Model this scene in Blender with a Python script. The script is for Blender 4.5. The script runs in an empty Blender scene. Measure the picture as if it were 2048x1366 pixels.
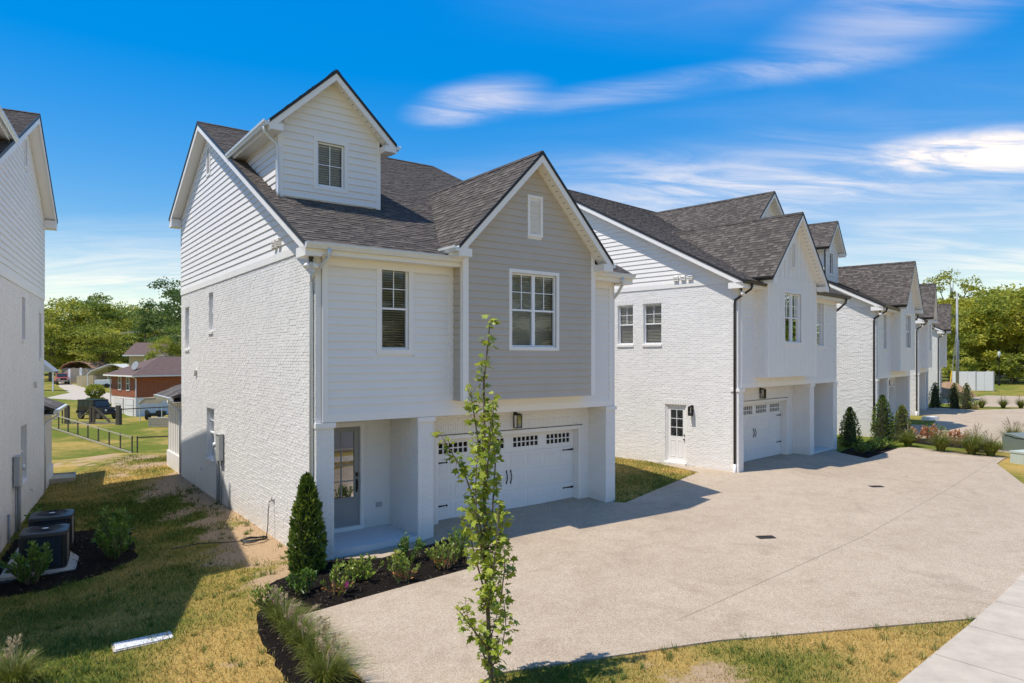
import bpy, bmesh, math, random
import numpy as np
from mathutils import Vector, Matrix
random.seed(7)
rng = np.random.default_rng(11)
scene = bpy.context.scene
col = scene.collection

# ------------------------------------------------------------------ camera, sky, sun, exposure
CAM_H = 4.34
cam_d = bpy.data.cameras.new('camera')
cam_d.sensor_width = 36.0
cam_d.lens = 24.0
cam_d.shift_y = 32.0 / 2048.0
cam_d.clip_start = 0.1
cam_d.clip_end = 6000.0
cam = bpy.data.objects.new('camera', cam_d)
cam.location = (0.0, 0.0, CAM_H)
cam.rotation_euler = (math.radians(90), 0, 0)
col.objects.link(cam)
scene.camera = cam

SUN = Vector((2.82, 1.22, -6.4)).normalized()          # the way the light travels
sun_el = math.asin(-SUN.z)
sun_az = math.atan2(-SUN.x, -SUN.y)
sl = bpy.data.lights.new('sun', 'SUN')
sl.energy = 3.35
sl.angle = math.radians(0.55)
sl.color = (1.0, 0.94, 0.85)
so = bpy.data.objects.new('sun', sl)
so.rotation_euler = SUN.to_track_quat('-Z', 'Y').to_euler()
so.location = (-60, -28, 128)
col.objects.link(so)

world = bpy.data.worlds.new('World')
scene.world = world
world.use_nodes = True
wn = world.node_tree.nodes
wl = world.node_tree.links
wn.clear()
def N(t, **kw):
    n = wn.new(t)
    for k, v in kw.items():
        setattr(n, k, v)
    return n
w_out = N('ShaderNodeOutputWorld')
w_bg = N('ShaderNodeBackground')
w_bg.inputs['Strength'].default_value = 0.15
sky = N('ShaderNodeTexSky')
sky.sky_type = 'NISHITA'
sky.sun_disc = False
sky.sun_elevation = sun_el
sky.sun_rotation = sun_az
sky.altitude = 200.0
sky.air_density = 1.0
sky.dust_density = 0.0
sky.ozone_density = 2.5
hsv = N('ShaderNodeHueSaturation')
hsv.inputs['Hue'].default_value = 0.512
hsv.inputs['Saturation'].default_value = 1.5
hsv.inputs['Value'].default_value = 3.4
# even out the brightness between zenith and horizon, hue kept
sb_ = N('ShaderNodeSeparateColor'); wl.new(sky.outputs['Color'], sb_.inputs[0])
pw_ = N('ShaderNodeMath', operation='POWER'); pw_.inputs[1].default_value = -0.80; wl.new(sb_.outputs['Blue'], pw_.inputs[0])
sc_ = N('ShaderNodeVectorMath', operation='SCALE'); wl.new(sky.outputs['Color'], sc_.inputs[0]); wl.new(pw_.outputs[0], sc_.inputs['Scale'])
wl.new(sc_.outputs[0], hsv.inputs['Color'])
# thin streaked cirrus on a flat layer high above: direction divided by its height
tc = N('ShaderNodeTexCoord')
sep = N('ShaderNodeSeparateXYZ')
wl.new(tc.outputs['Generated'], sep.inputs[0])
zc = N('ShaderNodeMath', operation='MAXIMUM'); zc.inputs[1].default_value = 0.0
wl.new(sep.outputs['Z'], zc.inputs[0])
za = N('ShaderNodeMath', operation='ADD'); za.inputs[1].default_value = 0.10
wl.new(zc.outputs[0], za.inputs[0])
dx = N('ShaderNodeMath', operation='DIVIDE'); wl.new(sep.outputs['X'], dx.inputs[0]); wl.new(za.outputs[0], dx.inputs[1])
dy = N('ShaderNodeMath', operation='DIVIDE'); wl.new(sep.outputs['Y'], dy.inputs[0]); wl.new(za.outputs[0], dy.inputs[1])
cmb = N('ShaderNodeCombineXYZ'); wl.new(dx.outputs[0], cmb.inputs[0]); wl.new(dy.outputs[0], cmb.inputs[1])
def cloud_layer(rot, scale, loc, nscale, detail, rough, dist, lo, hi):
    mp = N('ShaderNodeMapping')
    mp.inputs['Rotation'].default_value = (0, 0, math.radians(rot))
    mp.inputs['Scale'].default_value = scale
    mp.inputs['Location'].default_value = loc
    wl.new(cmb.outputs[0], mp.inputs['Vector'])
    nz = N('ShaderNodeTexNoise')
    nz.inputs['Scale'].default_value = nscale
    nz.inputs['Detail'].default_value = detail
    nz.inputs['Roughness'].default_value = rough
    nz.inputs['Distortion'].default_value = dist
    wl.new(mp.outputs[0], nz.inputs['Vector'])
    mr = N('ShaderNodeMapRange', interpolation_type='SMOOTHSTEP')
    mr.inputs['From Min'].default_value = lo
    mr.inputs['From Max'].default_value = hi
    wl.new(nz.outputs['Fac'], mr.inputs['Value'])
    return mr.outputs[0]
def m2(op, a, b, clamp=False):
    n = N('ShaderNodeMath', operation=op); n.use_clamp = clamp
    for i, x in enumerate((a, b)):
        if isinstance(x, (int, float)): n.inputs[i].default_value = x
        else: wl.new(x, n.inputs[i])
    return n.outputs[0]
def bank(x, y, rot, sx, sy, amount):
    # one cloud: a soft stretched patch of the layer
    mp = N('ShaderNodeMapping', vector_type='TEXTURE')
    mp.inputs['Location'].default_value = (x, y, 0)
    mp.inputs['Rotation'].default_value = (0, 0, math.radians(rot))
    mp.inputs['Scale'].default_value = (sx, sy, 1)
    wl.new(cmb.outputs[0], mp.inputs['Vector'])
    ln = N('ShaderNodeVectorMath', operation='LENGTH'); wl.new(mp.outputs[0], ln.inputs[0])
    mr = N('ShaderNodeMapRange', interpolation_type='SMOOTHSTEP')
    mr.inputs['From Min'].default_value = 1.0; mr.inputs['From Max'].default_value = 0.1
    mr.inputs['To Min'].default_value = 0.0; mr.inputs['To Max'].default_value = amount
    wl.new(ln.outputs['Value'], mr.inputs['Value'])
    return mr.outputs[0]
wisp = cloud_layer(-20, (0.55, 1.9, 1), (0.6, 4.2, 0), 2.1, 12.0, 0.62, 1.6, 0.32, 0.73)
veil = cloud_layer(-24, (0.40, 1.0, 1), (2.0, 1.0, 0), 0.45, 4.0, 0.50, 0.4, 0.38, 0.66)
banks = None
for q in [(1.60, 2.34, -20, 0.50, 0.26, 1.1), (2.05, 2.28, -16, 0.7, 0.36, 1.0), (-0.12, 2.09, -32, 0.30, 0.17, 0.55), (0.45, 1.97, -20, 0.85, 0.12, 0.22),
          (0.90, 1.62, -55, 0.45, 0.26, 0.24), (1.0, 2.75, -16, 1.4, 0.60, 0.34), (2.2, 3.9, -8, 2.4, 0.8, 0.16), (-2.55, 2.85, 20, 0.5, 0.26, 0.34), (-2.4, 4.4, 10, 2.0, 0.7, 0.14)]:
    o_ = bank(*q); banks = o_ if banks is None else m2('ADD', banks, o_)
c1 = m2('MULTIPLY', banks, m2('ADD', m2('MULTIPLY', wisp, 0.85), 0.15))
c2 = m2('MULTIPLY', m2('MULTIPLY', veil, 0.34), m2('ADD', m2('MULTIPLY', wisp, 0.6), 0.4))
amt_o = m2('ADD', c1, c2, True)
cmix = N('ShaderNodeMixRGB')
cmix.inputs['Color2'].default_value = (6.0, 5.9, 5.8, 1)
wl.new(amt_o, cmix.inputs['Fac'])
wl.new(hsv.outputs['Color'], cmix.inputs['Color1'])
warm = N('ShaderNodeMixRGB', blend_type='MULTIPLY'); warm.inputs['Fac'].default_value = 1.0
warm.inputs['Color2'].default_value = (1.20, 1.0, 0.79, 1)
wl.new(cmix.outputs[0], warm.inputs['Color1'])
wl.new(warm.outputs[0], w_bg.inputs['Color'])
wl.new(w_bg.outputs[0], w_out.inputs['Surface'])

scene.view_settings.view_transform = 'Standard'
scene.view_settings.look = 'None'
scene.view_settings.gamma = 1.0
scene.view_settings.exposure = 0.60
scene.view_settings.use_curve_mapping = False
scene.cycles.max_bounces = 8
scene.cycles.transparent_max_bounces = 16
scene.cycles.use_denoising = True

# ------------------------------------------------------------------ materials
def newmat(name):
    m = bpy.data.materials.new(name)
    m.use_nodes = True
    nt = m.node_tree
    b = nt.nodes['Principled BSDF']
    return m, nt, b
def node(nt, t, **kw):
    n = nt.nodes.new(t)
    for k, v in kw.items():
        setattr(n, k, v)
    return n
def noise(nt, scale, detail=4, rough=0.55, vec=None, dist=0.0):
    n = node(nt, 'ShaderNodeTexNoise')
    n.inputs['Scale'].default_value = scale
    n.inputs['Detail'].default_value = detail
    n.inputs['Roughness'].default_value = rough
    n.inputs['Distortion'].default_value = dist
    if vec is not None:
        nt.links.new(vec, n.inputs['Vector'])
    return n
def ramp(nt, fac, stops):
    r = node(nt, 'ShaderNodeValToRGB')
    els = r.color_ramp.elements
    while len(els) < len(stops):
        els.new(0.5)
    for e, (p, c) in zip(els, stops):
        e.position = p
        e.color = (c[0], c[1], c[2], 1)
    nt.links.new(fac, r.inputs['Fac'])
    return r.outputs['Color']
def bump(nt, b, height, strength=0.3, distance=0.02):
    bp = node(nt, 'ShaderNodeBump')
    bp.inputs['Strength'].default_value = strength
    bp.inputs['Distance'].default_value = distance
    nt.links.new(height, bp.inputs['Height'])
    nt.links.new(bp.outputs['Normal'], b.inputs['Normal'])
def objco(nt):
    return node(nt, 'ShaderNodeTexCoord').outputs['Object']
def posco(nt):
    return node(nt, 'ShaderNodeNewGeometry').outputs['Position']
def plain(name, c, rough=0.6, metal=0.0, var=0.06, vs=3.0, bs=0.0, bscale=60):
    m, nt, b = newmat(name)
    b.inputs['Roughness'].default_value = rough
    b.inputs['Metallic'].default_value = metal
    p = posco(nt)
    n = noise(nt, vs, 5, 0.6, p)
    c0 = [x * (1 - var) for x in c]; c1 = [min(1, x * (1 + var)) for x in c]
    nt.links.new(ramp(nt, n.outputs['Fac'], [(0.3, c0), (0.7, c1)]), b.inputs['Base Color'])
    if bs > 0:
        bn = noise(nt, bscale, 3, 0.6, p)
        bump(nt, b, bn.outputs['Fac'], bs, 0.01)
    return m
M = {}
def paint_brick(name, c=(0.80, 0.772, 0.735)):
    # painted brick: faint blotches, splash-back dirt close to the soil
    m, nt, b = newmat(name)
    b.inputs['Roughness'].default_value = 0.62
    p = posco(nt)
    n1 = noise(nt, 1.1, 4, 0.6, p)
    n2 = noise(nt, 42, 3, 0.7, p)
    mpz = node(nt, 'ShaderNodeMapping'); mpz.inputs['Scale'].default_value = (3.2, 3.2, 0.22); nt.links.new(p, mpz.inputs['Vector'])
    n4 = noise(nt, 1.0, 5, 0.65, mpz.outputs[0])
    av = node(nt, 'ShaderNodeMath', operation='ADD'); nt.links.new(n1.outputs['Fac'], av.inputs[0]); nt.links.new(n4.outputs['Fac'], av.inputs[1])
    av2 = node(nt, 'ShaderNodeMath', operation='MULTIPLY'); av2.inputs[1].default_value = 0.5; nt.links.new(av.outputs[0], av2.inputs[0])
    base = ramp(nt, av2.outputs[0], [(0.32, [x * 0.93 for x in c]), (0.62, c)])
    sp = node(nt, 'ShaderNodeSeparateXYZ'); nt.links.new(p, sp.inputs[0])
    mr = node(nt, 'ShaderNodeMapRange')
    mr.inputs['From Min'].default_value = 0.02; mr.inputs['From Max'].default_value = 0.75
    mr.inputs['To Min'].default_value = 0.62; mr.inputs['To Max'].default_value = 0.0
    nt.links.new(sp.outputs['Z'], mr.inputs['Value'])
    n3 = noise(nt, 2.3, 5, 0.65, p)
    mu = node(nt, 'ShaderNodeMath', operation='MULTIPLY')
    nt.links.new(mr.outputs[0], mu.inputs[0]); nt.links.new(n3.outputs['Fac'], mu.inputs[1])
    mx = node(nt, 'ShaderNodeMixRGB'); mx.inputs['Color2'].default_value = (0.56, 0.47, 0.33, 1)
    nt.links.new(mu.outputs[0], mx.inputs['Fac']); nt.links.new(base, mx.inputs['Color1'])
    nt.links.new(mx.outputs[0], b.inputs['Base Color'])
    bump(nt, b, n2.outputs['Fac'], 0.22, 0.005)
    return m
M['brick'] = paint_brick('painted_brick')
M['siding'] = plain('white_siding', (0.80, 0.768, 0.722), 0.5, var=0.02, vs=1.5, bs=0.08, bscale=90)
M['greige'] = plain('greige_siding', (0.49, 0.435, 0.365), 0.55, var=0.03, vs=1.5, bs=0.08, bscale=90)
M['trim'] = plain('white_trim', (0.82, 0.79, 0.75), 0.45, var=0.015, vs=2)
M['soffit'] = plain('soffit_white', (0.80, 0.77, 0.73), 0.55, var=0.015, vs=2)
M['gut_light'] = plain('gutter_white_metal', (0.66, 0.68, 0.69), 0.35, 0.15, var=0.02)
M['gut_dark'] = plain('gutter_bronze_metal', (0.035, 0.031, 0.029), 0.4, 0.2, var=0.05)
M['black'] = plain('black_metal', (0.012, 0.012, 0.012), 0.4, 0.3, var=0.1)
M['drip'] = plain('drip_edge', (0.02, 0.018, 0.018), 0.5, 0.1)
M['door_grey'] = plain('grey_door_paint', (0.285, 0.29, 0.285), 0.4, var=0.02)
M['door_white'] = plain('white_door_paint', (0.79, 0.77, 0.745), 0.4, var=0.015)
M['blind'] = plain('blind_slats', (0.80, 0.78, 0.72), 0.5, var=0.02)
M['vinyl'] = plain('window_vinyl', (0.82, 0.82, 0.82), 0.4, var=0.01)
M['porch'] = plain('porch_concrete', (0.62, 0.62, 0.61), 0.7, var=0.05, vs=6, bs=0.1)
M['grey_box'] = plain('grey_meter_metal', (0.42, 0.43, 0.42), 0.5, 0.1, var=0.04)
M['pipe'] = plain('grey_conduit', (0.30, 0.31, 0.31), 0.5, 0.0, var=0.05)
M['interior'] = plain('dark_interior', (0.10, 0.095, 0.09), 0.9)
def glass_mat(name, tint=(0.9, 0.95, 0.95), ior=1.6):
    m = bpy.data.materials.new(name); m.use_nodes = True
    nt = m.node_tree; nt.nodes.clear()
    o = node(nt, 'ShaderNodeOutputMaterial'); t = node(nt, 'ShaderNodeBsdfTransparent'); g = node(nt, 'ShaderNodeBsdfGlossy')
    t.inputs['Color'].default_value = (*tint, 1); g.inputs['Roughness'].default_value = 0.02
    f = node(nt, 'ShaderNodeFresnel'); f.inputs['IOR'].default_value = ior
    mx = node(nt, 'ShaderNodeMixShader')
    nt.links.new(f.outputs[0], mx.inputs[0]); nt.links.new(t.outputs[0], mx.inputs[1]); nt.links.new(g.outputs[0], mx.inputs[2])
    nt.links.new(mx.outputs[0], o.inputs['Surface'])
    return m
M['glass'] = glass_mat('window_glass', (0.88, 0.90, 0.88))
M['garage_glass'] = glass_mat('garage_glass', (0.55, 0.52, 0.48), ior=1.28)
M['door_glass'] = glass_mat('door_glass', (0.75, 0.75, 0.73), ior=2.3)
M['lamp_glass'] = glass_mat('lantern_glass', (0.92, 0.92, 0.9))

def toned(name, stops, rough=0.8, bs=0.0, bscale=120, extra=None, trans=0.0):
    # colour by the per-face 'tone' number of each piece or leaf
    m, nt, b = newmat(name)
    b.inputs['Roughness'].default_value = rough
    at = node(nt, 'ShaderNodeAttribute'); at.attribute_name = 'tone'
    c = ramp(nt, at.outputs['Fac'], stops)
    if extra:
        n = noise(nt, extra[0], 4, 0.65, posco(nt))
        mx = node(nt, 'ShaderNodeMixRGB', blend_type='MULTIPLY'); mx.inputs['Fac'].default_value = 1.0
        nt.links.new(c, mx.inputs['Color1'])
        nt.links.new(ramp(nt, n.outputs['Fac'], [(0.3, [extra[1]] * 3), (0.7, [extra[2]] * 3)]), mx.inputs['Color2'])
        c = mx.outputs[0]
    nt.links.new(c, b.inputs['Base Color'])
    if bs > 0:
        bn = noise(nt, bscale, 2, 0.7, posco(nt))
        bump(nt, b, bn.outputs['Fac'], bs, 0.01)
    if trans > 0:
        tr = node(nt, 'ShaderNodeBsdfTranslucent'); nt.links.new(c, tr.inputs['Color'])
        ms = node(nt, 'ShaderNodeMixShader'); ms.inputs[0].default_value = trans
        nt.links.new(b.outputs[0], ms.inputs[1]); nt.links.new(tr.outputs[0], ms.inputs[2])
        nt.links.new(ms.outputs[0], nt.nodes['Material Output'].inputs['Surface'])
    return m
M['shingle'] = toned('asphalt_shingle', [(0.0, (0.040, 0.033, 0.028)), (0.35, (0.068, 0.056, 0.047)), (0.65, (0.112, 0.093, 0.078)), (1.0, (0.165, 0.138, 0.116))], 0.9, 0.5, 160, (55, 0.75, 1.2))

# ------------------------------------------------------------------ mesh helpers
class MB:
    def __init__(s):
        s.v = []; s.f = []; s.t = []
    def add(s, vs, fs, tone=0.5):
        o = len(s.v); s.v.extend(vs)
        for f in fs:
            s.f.append(tuple(i + o for i in f)); s.t.append(tone)
    def box(s, x0, x1, y0, y1, z0, z1, tone=0.5):
        s.add([(x0, y0, z0), (x1, y0, z0), (x1, y1, z0), (x0, y1, z0), (x0, y0, z1), (x1, y0, z1), (x1, y1, z1), (x0, y1, z1)],
              [(0, 3, 2, 1), (4, 5, 6, 7), (0, 1, 5, 4), (1, 2, 6, 5), (2, 3, 7, 6), (3, 0, 4, 7)], tone)
    def para(s, o, a, b, c, tone=0.5):
        o = Vector(o); a = Vector(a); b = Vector(b); c = Vector(c)
        P = [o, o + a, o + a + b, o + b, o + c, o + a + c, o + a + b + c, o + b + c]
        s.add([tuple(p) for p in P], [(0, 3, 2, 1), (4, 5, 6, 7), (0, 1, 5, 4), (1, 2, 6, 5), (2, 3, 7, 6), (3, 0, 4, 7)], tone)
    def prism(s, prof, ext, tone=0.5):
        # prof: 3D points of a closed outline; ext: extrusion vector
        n = len(prof); e = Vector(ext)
        vs = [tuple(p) for p in prof] + [tuple(Vector(p) + e) for p in prof]
        fs = [tuple(range(n - 1, -1, -1)), tuple(range(n, 2 * n))]
        fs += [(i, (i + 1) % n, n + (i + 1) % n, n + i) for i in range(n)]
        s.add(vs, fs, tone)
    def tube(s, pts, r, n=8, tone=0.5, cap=True):
        pts = [Vector(p) for p in pts]
        rr = r if isinstance(r, (list, tuple)) else [r] * len(pts)
        rings = []
        for i, p in enumerate(pts):
            d = (pts[min(i + 1, len(pts) - 1)] - pts[max(i - 1, 0)]).normalized()
            up = Vector((0, 0, 1)) if abs(d.z) < 0.9 else Vector((1, 0, 0))
            x = d.cross(up).normalized(); y = x.cross(d)
            rings.append([tuple(p + (x * math.cos(2 * math.pi * k / n) + y * math.sin(2 * math.pi * k / n)) * rr[i]) for k in range(n)])
        vs = [q for rg in rings for q in rg]; fs = []
        for i in range(len(pts) - 1):
            for k in range(n):
                fs.append((i * n + k, i * n + (k + 1) % n, (i + 1) * n + (k + 1) % n, (i + 1) * n + k))
        if cap:
            fs.append(tuple(range(n - 1, -1, -1))); fs.append(tuple((len(pts) - 1) * n + k for k in range(n)))
        s.add(vs, fs, tone)
    def lathe(s, prof, c=(0, 0, 0), n=16, tone=0.5):
        vs = []; fs = []
        for (r, z) in prof:
            for k in range(n):
                a = 2 * math.pi * k / n
                vs.append((c[0] + r * math.cos(a), c[1] + r * math.sin(a), c[2] + z))
        for i in range(len(prof) - 1):
            for k in range(n):
                fs.append((i * n + k, i * n + (k + 1) % n, (i + 1) * n + (k + 1) % n, (i + 1) * n + k))
        fs.append(tuple(range(n - 1, -1, -1))); fs.append(tuple((len(prof) - 1) * n + k for k in range(n)))
        s.add(vs, fs, tone)
    def mesh(s, name, mat=None, smooth=False, fn=None):
        v = s.v if fn is None else [fn(p) for p in s.v]
        me = bpy.data.meshes.new(name)
        me.from_pydata(v, [], s.f)
        at = me.attributes.new('tone', 'FLOAT', 'FACE')
        at.data.foreach_set('value', s.t)
        if mat is not None:
            me.materials.append(mat)
        if smooth:
            me.polygons.foreach_set('use_smooth', [True] * len(me.polygons))
        me.update()
        return me
    def build(s, name, mat, parent=None, smooth=False, fn=None):
        o = bpy.data.objects.new(name, s.mesh(name, mat, smooth, fn))
        col.objects.link(o)
        if parent is not None:
            o.parent = parent
        return o
def fix_normals(o):
    bm = bmesh.new(); bm.from_mesh(o.data)
    bmesh.ops.recalc_face_normals(bm, faces=bm.faces); bm.to_mesh(o.data); bm.free()
def empty(name, loc=(0, 0, 0), rz=0.0, parent=None):
    o = bpy.data.objects.new(name, None); o.location = loc; o.rotation_euler = (0, 0, rz)
    o.empty_display_size = 0.2
    col.objects.link(o)
    if parent is not None:
        o.parent = parent
    return o
def tag(o, label=None, cat=None, group=None, kind=None):
    if label: o['label'] = label
    if cat: o['category'] = cat
    if group: o['group'] = group
    if kind: o['kind'] = kind
    return o
def link(name, mesh, parent=None, mat4=None):
    o = bpy.data.objects.new(name, mesh); col.objects.link(o)
    if parent is not None: o.parent = parent
    if mat4 is not None: o.matrix_local = mat4
    return o
def copy_tree(o, parent=None):
    c = o.copy(); col.objects.link(c); c.parent = parent
    for ch in list(o.children):
        copy_tree(ch, c)
    return c
def fast_mesh(name, verts, faces_n, tone, mat, smooth=False):
    # verts: (N*k,3) array, k verts per face in order
    k = faces_n
    nv = len(verts); nf = nv // k
    me = bpy.data.meshes.new(name)
    me.vertices.add(nv); me.vertices.foreach_set('co', np.asarray(verts, np.float32).ravel())
    me.loops.add(nv); me.loops.foreach_set('vertex_index', np.arange(nv, dtype=np.int32))
    me.polygons.add(nf)
    me.polygons.foreach_set('loop_start', np.arange(nf, dtype=np.int32) * k)
    me.polygons.foreach_set('loop_total', np.full(nf, k, np.int32))
    at = me.attributes.new('tone', 'FLOAT', 'FACE'); at.data.foreach_set('value', np.asarray(tone, np.float32))
    me.materials.append(mat)
    me.update(calc_edges=True)
    return me

# ------------------------------------------------------------------ the lie of the land
HOUSES = {   # front left corner, front direction (degrees right of the view), floor level, mirrored
    0: ((-17.29, 7.39), 61.6, -0.33, True),
    1: ((-4.077, 14.196), 53.5, 0.0, False),
    2: ((7.80, 23.50), 46.0, 0.30, True),
    3: ((18.30, 34.25), 39.7, 0.28, False),
    4: ((28.0, 47.0), 35.0, 0.28, True),
    5: ((38.6, 61.6), 33.0, 0.10, False),
}
def hw(i, a, b):
    (ox, oy), ang, z, m = HOUSES[i]
    t = math.radians(ang)
    return (ox + a * math.sin(t) - b * math.cos(t), oy + a * math.cos(t) + b * math.sin(t))
ctl = []
def cp(i, a, b, z):
    x, y = hw(i, a, b); ctl.append((x, y, z))
for a, b, z in [(0, 0, .06), (2.6, 0, .12), (5.5, 0, .20), (8.5, 0, .25), (8, .95, .29), (3.4, .95, .28), (0, 1.5, 0.0), (0, 7, 0.0), (0, 13.6, 0.0), (0, 16, 0.0), (9, 6, .25), (9, 13.5, .2), (4.4, 14, .05),
                (0, -3, 0.0), (8, -3, .15), (4, -6, 0.03), (-2.5, 6, -.08), (4, 6, .1)]:
    cp(1, a, b, z)
for a, b, z in [(0, 0, .35), (8.7, 0, .38), (4, .9, .36), (0, 5, .35), (0, 13, .3), (4, -5, .30), (9.5, 6, .36), (8, 14, .3), (8, -4, .34)]:
    cp(2, a, b, z)
for i, zz in [(3, .33), (4, .32), (5, .15)]:
    for a, b in [(0, 0), (8.7, 0), (4, -6), (0, 8), (8.7, 12)]:
        cp(i, a, b, zz)
for a, b, z in [(8.7, 0, -.33), (8.7, 5, -.33), (8.7, 13.6, -.33), (10, 3, -.28), (4, -4, -.3), (8.7, 16, -.33), (0, 5, -.4), (11, 9, -.2)]:
    cp(0, a, b, z)
ctl += [(0, 3, 0), (0, 9, 0), (8, 8, .05), (-8, 9, -.22), (-14, 4, -.35), (14, 14, .2), (22, 22, .3), (0, -20, 0), (30, 0, .1), (-40, -10, -.6),
        (45, 45, .35), (60, 80, .5), (50, 60, .35), (90, 120, .6), (45, 85, .5), (120, 90, .5), (70, 30, .3), (30, 100, .4),
        (-18, 31, 0.0), (-12, 31, 0.0), (-26, 45, -2.15), (-20, 45, -2.1), (-36, 53, -1.1), (-27, 66, -1.5), (-34, 66, -1.42), (-39, 70, -1.85), (-48, 85, -.7), (-70, 115, .1), (-90, 150, 1.0),
        (-8, 42, -1.7), (8, 52, -1.2), (-60, 40, -1.2), (-45, 30, -.9), (20, 75, -.4), (-100, 90, 0), (-20, 110, 0.0), (0, 160, .5), (150, 200, 1.0), (-200, 250, 2), (200, 0, 0), (-200, 0, 0), (0, -200, 0)]
CT = np.array(ctl)
def _rbf(dm): return dm
_D = np.hypot(CT[:, None, 0] - CT[None, :, 0], CT[:, None, 1] - CT[None, :, 1])
_n = len(CT)
_A = np.zeros((_n + 1, _n + 1)); _A[:_n, :_n] = _D; _A[:_n, _n] = 1; _A[_n, :_n] = 1
_W = np.linalg.solve(_A, np.concatenate([CT[:, 2], [0]]))
def gz(xs, ys):
    xs = np.asarray(xs, float); ys = np.asarray(ys, float)
    d = np.hypot(xs[..., None] - CT[:, 0], ys[..., None] - CT[:, 1])
    return d @ _W[:_n] + _W[_n]
def g(x, y):
    return float(gz(x, y))

def graded(lo, hi, flo, fhi, step, grow=1.18):
    out = list(np.arange(flo, fhi + 1e-6, step))
    s = step; x = fhi
    while x < hi:
        s *= grow; x += s; out.append(min(x, hi))
    s = step; x = flo; left = []
    while x > lo:
        s *= grow; x -= s; left.append(max(x, lo))
    return np.array(sorted(set(left + out)))
gx = graded(-900, 900, -20, 22, 0.28, 1.10)
gy = graded(-300, 1600, 7, 34, 0.28, 1.10)
GX, GY = np.meshgrid(gx, gy, indexing='ij')
GZ = gz(GX, GY)
nx, ny = GX.shape
gv = np.stack([GX, GY, GZ], -1).reshape(-1, 3)
ii = (np.arange(nx - 1)[:, None] * ny + np.arange(ny - 1)[None, :]).ravel()
gf = np.stack([ii, ii + ny, ii + ny + 1, ii + 1], -1)
gme = bpy.data.meshes.new('ground')
gme.from_pydata(gv.tolist(), [], gf.tolist())
gme.polygons.foreach_set('use_smooth', [True] * len(gme.polygons))

def lawn_mat():
    m, nt, b = newmat('lawn')
    b.inputs['Roughness'].default_value = 0.95
    b.inputs['Specular IOR Level'].default_value = 0.1
    p = posco(nt)
    big = noise(nt, 0.42, 5, 0.62, p, 0.6)
    mid = noise(nt, 2.3, 5, 0.68, p, 0.4)
    fine = noise(nt, 26, 4, 0.75, p)
    stk = node(nt, 'ShaderNodeMapping'); stk.inputs['Scale'].default_value = (26, 60, 26); stk.inputs['Rotation'].default_value = (0, 0, 0.5)
    nt.links.new(p, stk.inputs['Vector'])
    fib = noise(nt, 1.0, 3, 0.7, stk.outputs[0], 1.0)
    green = ramp(nt, fine.outputs['Fac'], [(0.25, (0.065, 0.09, 0.010)), (0.55, (0.15, 0.18, 0.024)), (0.8, (0.29, 0.28, 0.05))])
    straw = ramp(nt, fib.outputs['Fac'], [(0.25, (0.30, 0.185, 0.048)), (0.5, (0.50, 0.325, 0.092)), (0.8, (0.66, 0.47, 0.175))])
    dirt = ramp(nt, fine.outputs['Fac'], [(0.25, (0.34, 0.22, 0.12)), (0.75, (0.60, 0.43, 0.265))])
    at = node(nt, 'ShaderNodeAttribute'); at.attribute_name = 'lawn'     # r: dryness, g: bare soil
    sp = node(nt, 'ShaderNodeSeparateXYZ'); nt.links.new(at.outputs['Vector'], sp.inputs[0])
    def thresh(a, bn, w, k):
        # smooth mask from an amount and a noise
        ad = node(nt, 'ShaderNodeMath', operation='ADD'); nt.links.new(a, ad.inputs[0]); nt.links.new(bn, ad.inputs[1])
        mr = node(nt, 'ShaderNodeMapRange', interpolation_type='SMOOTHSTEP')
        mr.inputs['From Min'].default_value = k - w; mr.inputs['From Max'].default_value = k + w
        nt.links.new(ad.outputs[0], mr.inputs['Value'])
        return mr.outputs[0]
    mixn = node(nt, 'ShaderNodeMath', operation='ADD'); nt.links.new(big.outputs['Fac'], mixn.inputs[0])
    mm = node(nt, 'ShaderNodeMath', operation='MULTIPLY'); mm.inputs[1].default_value = 0.8; nt.links.new(mid.outputs['Fac'], mm.inputs[0])
    nt.links.new(mm.outputs[0], mixn.inputs[1])
    m1 = node(nt, 'ShaderNodeMixRGB'); nt.links.new(thresh(sp.outputs['X'], mixn.outputs[0], 0.38, 1.36), m1.inputs['Fac'])
    nt.links.new(green, m1.inputs['Color1']); nt.links.new(straw, m1.inputs['Color2'])
    m2 = node(nt, 'ShaderNodeMixRGB'); nt.links.new(thresh(sp.outputs['Y'], mid.outputs['Fac'], 0.16, 0.98), m2.inputs['Fac'])
    nt.links.new(m1.outputs[0], m2.inputs['Color1']); nt.links.new(dirt, m2.inputs['Color2'])
    nt.links.new(m2.outputs[0], b.inputs['Base Color'])
    bump(nt, b, fib.outputs['Fac'], 0.7, 0.05)
    return m
M['lawn'] = lawn_mat()
gme.materials.append(M['lawn'])
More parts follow.
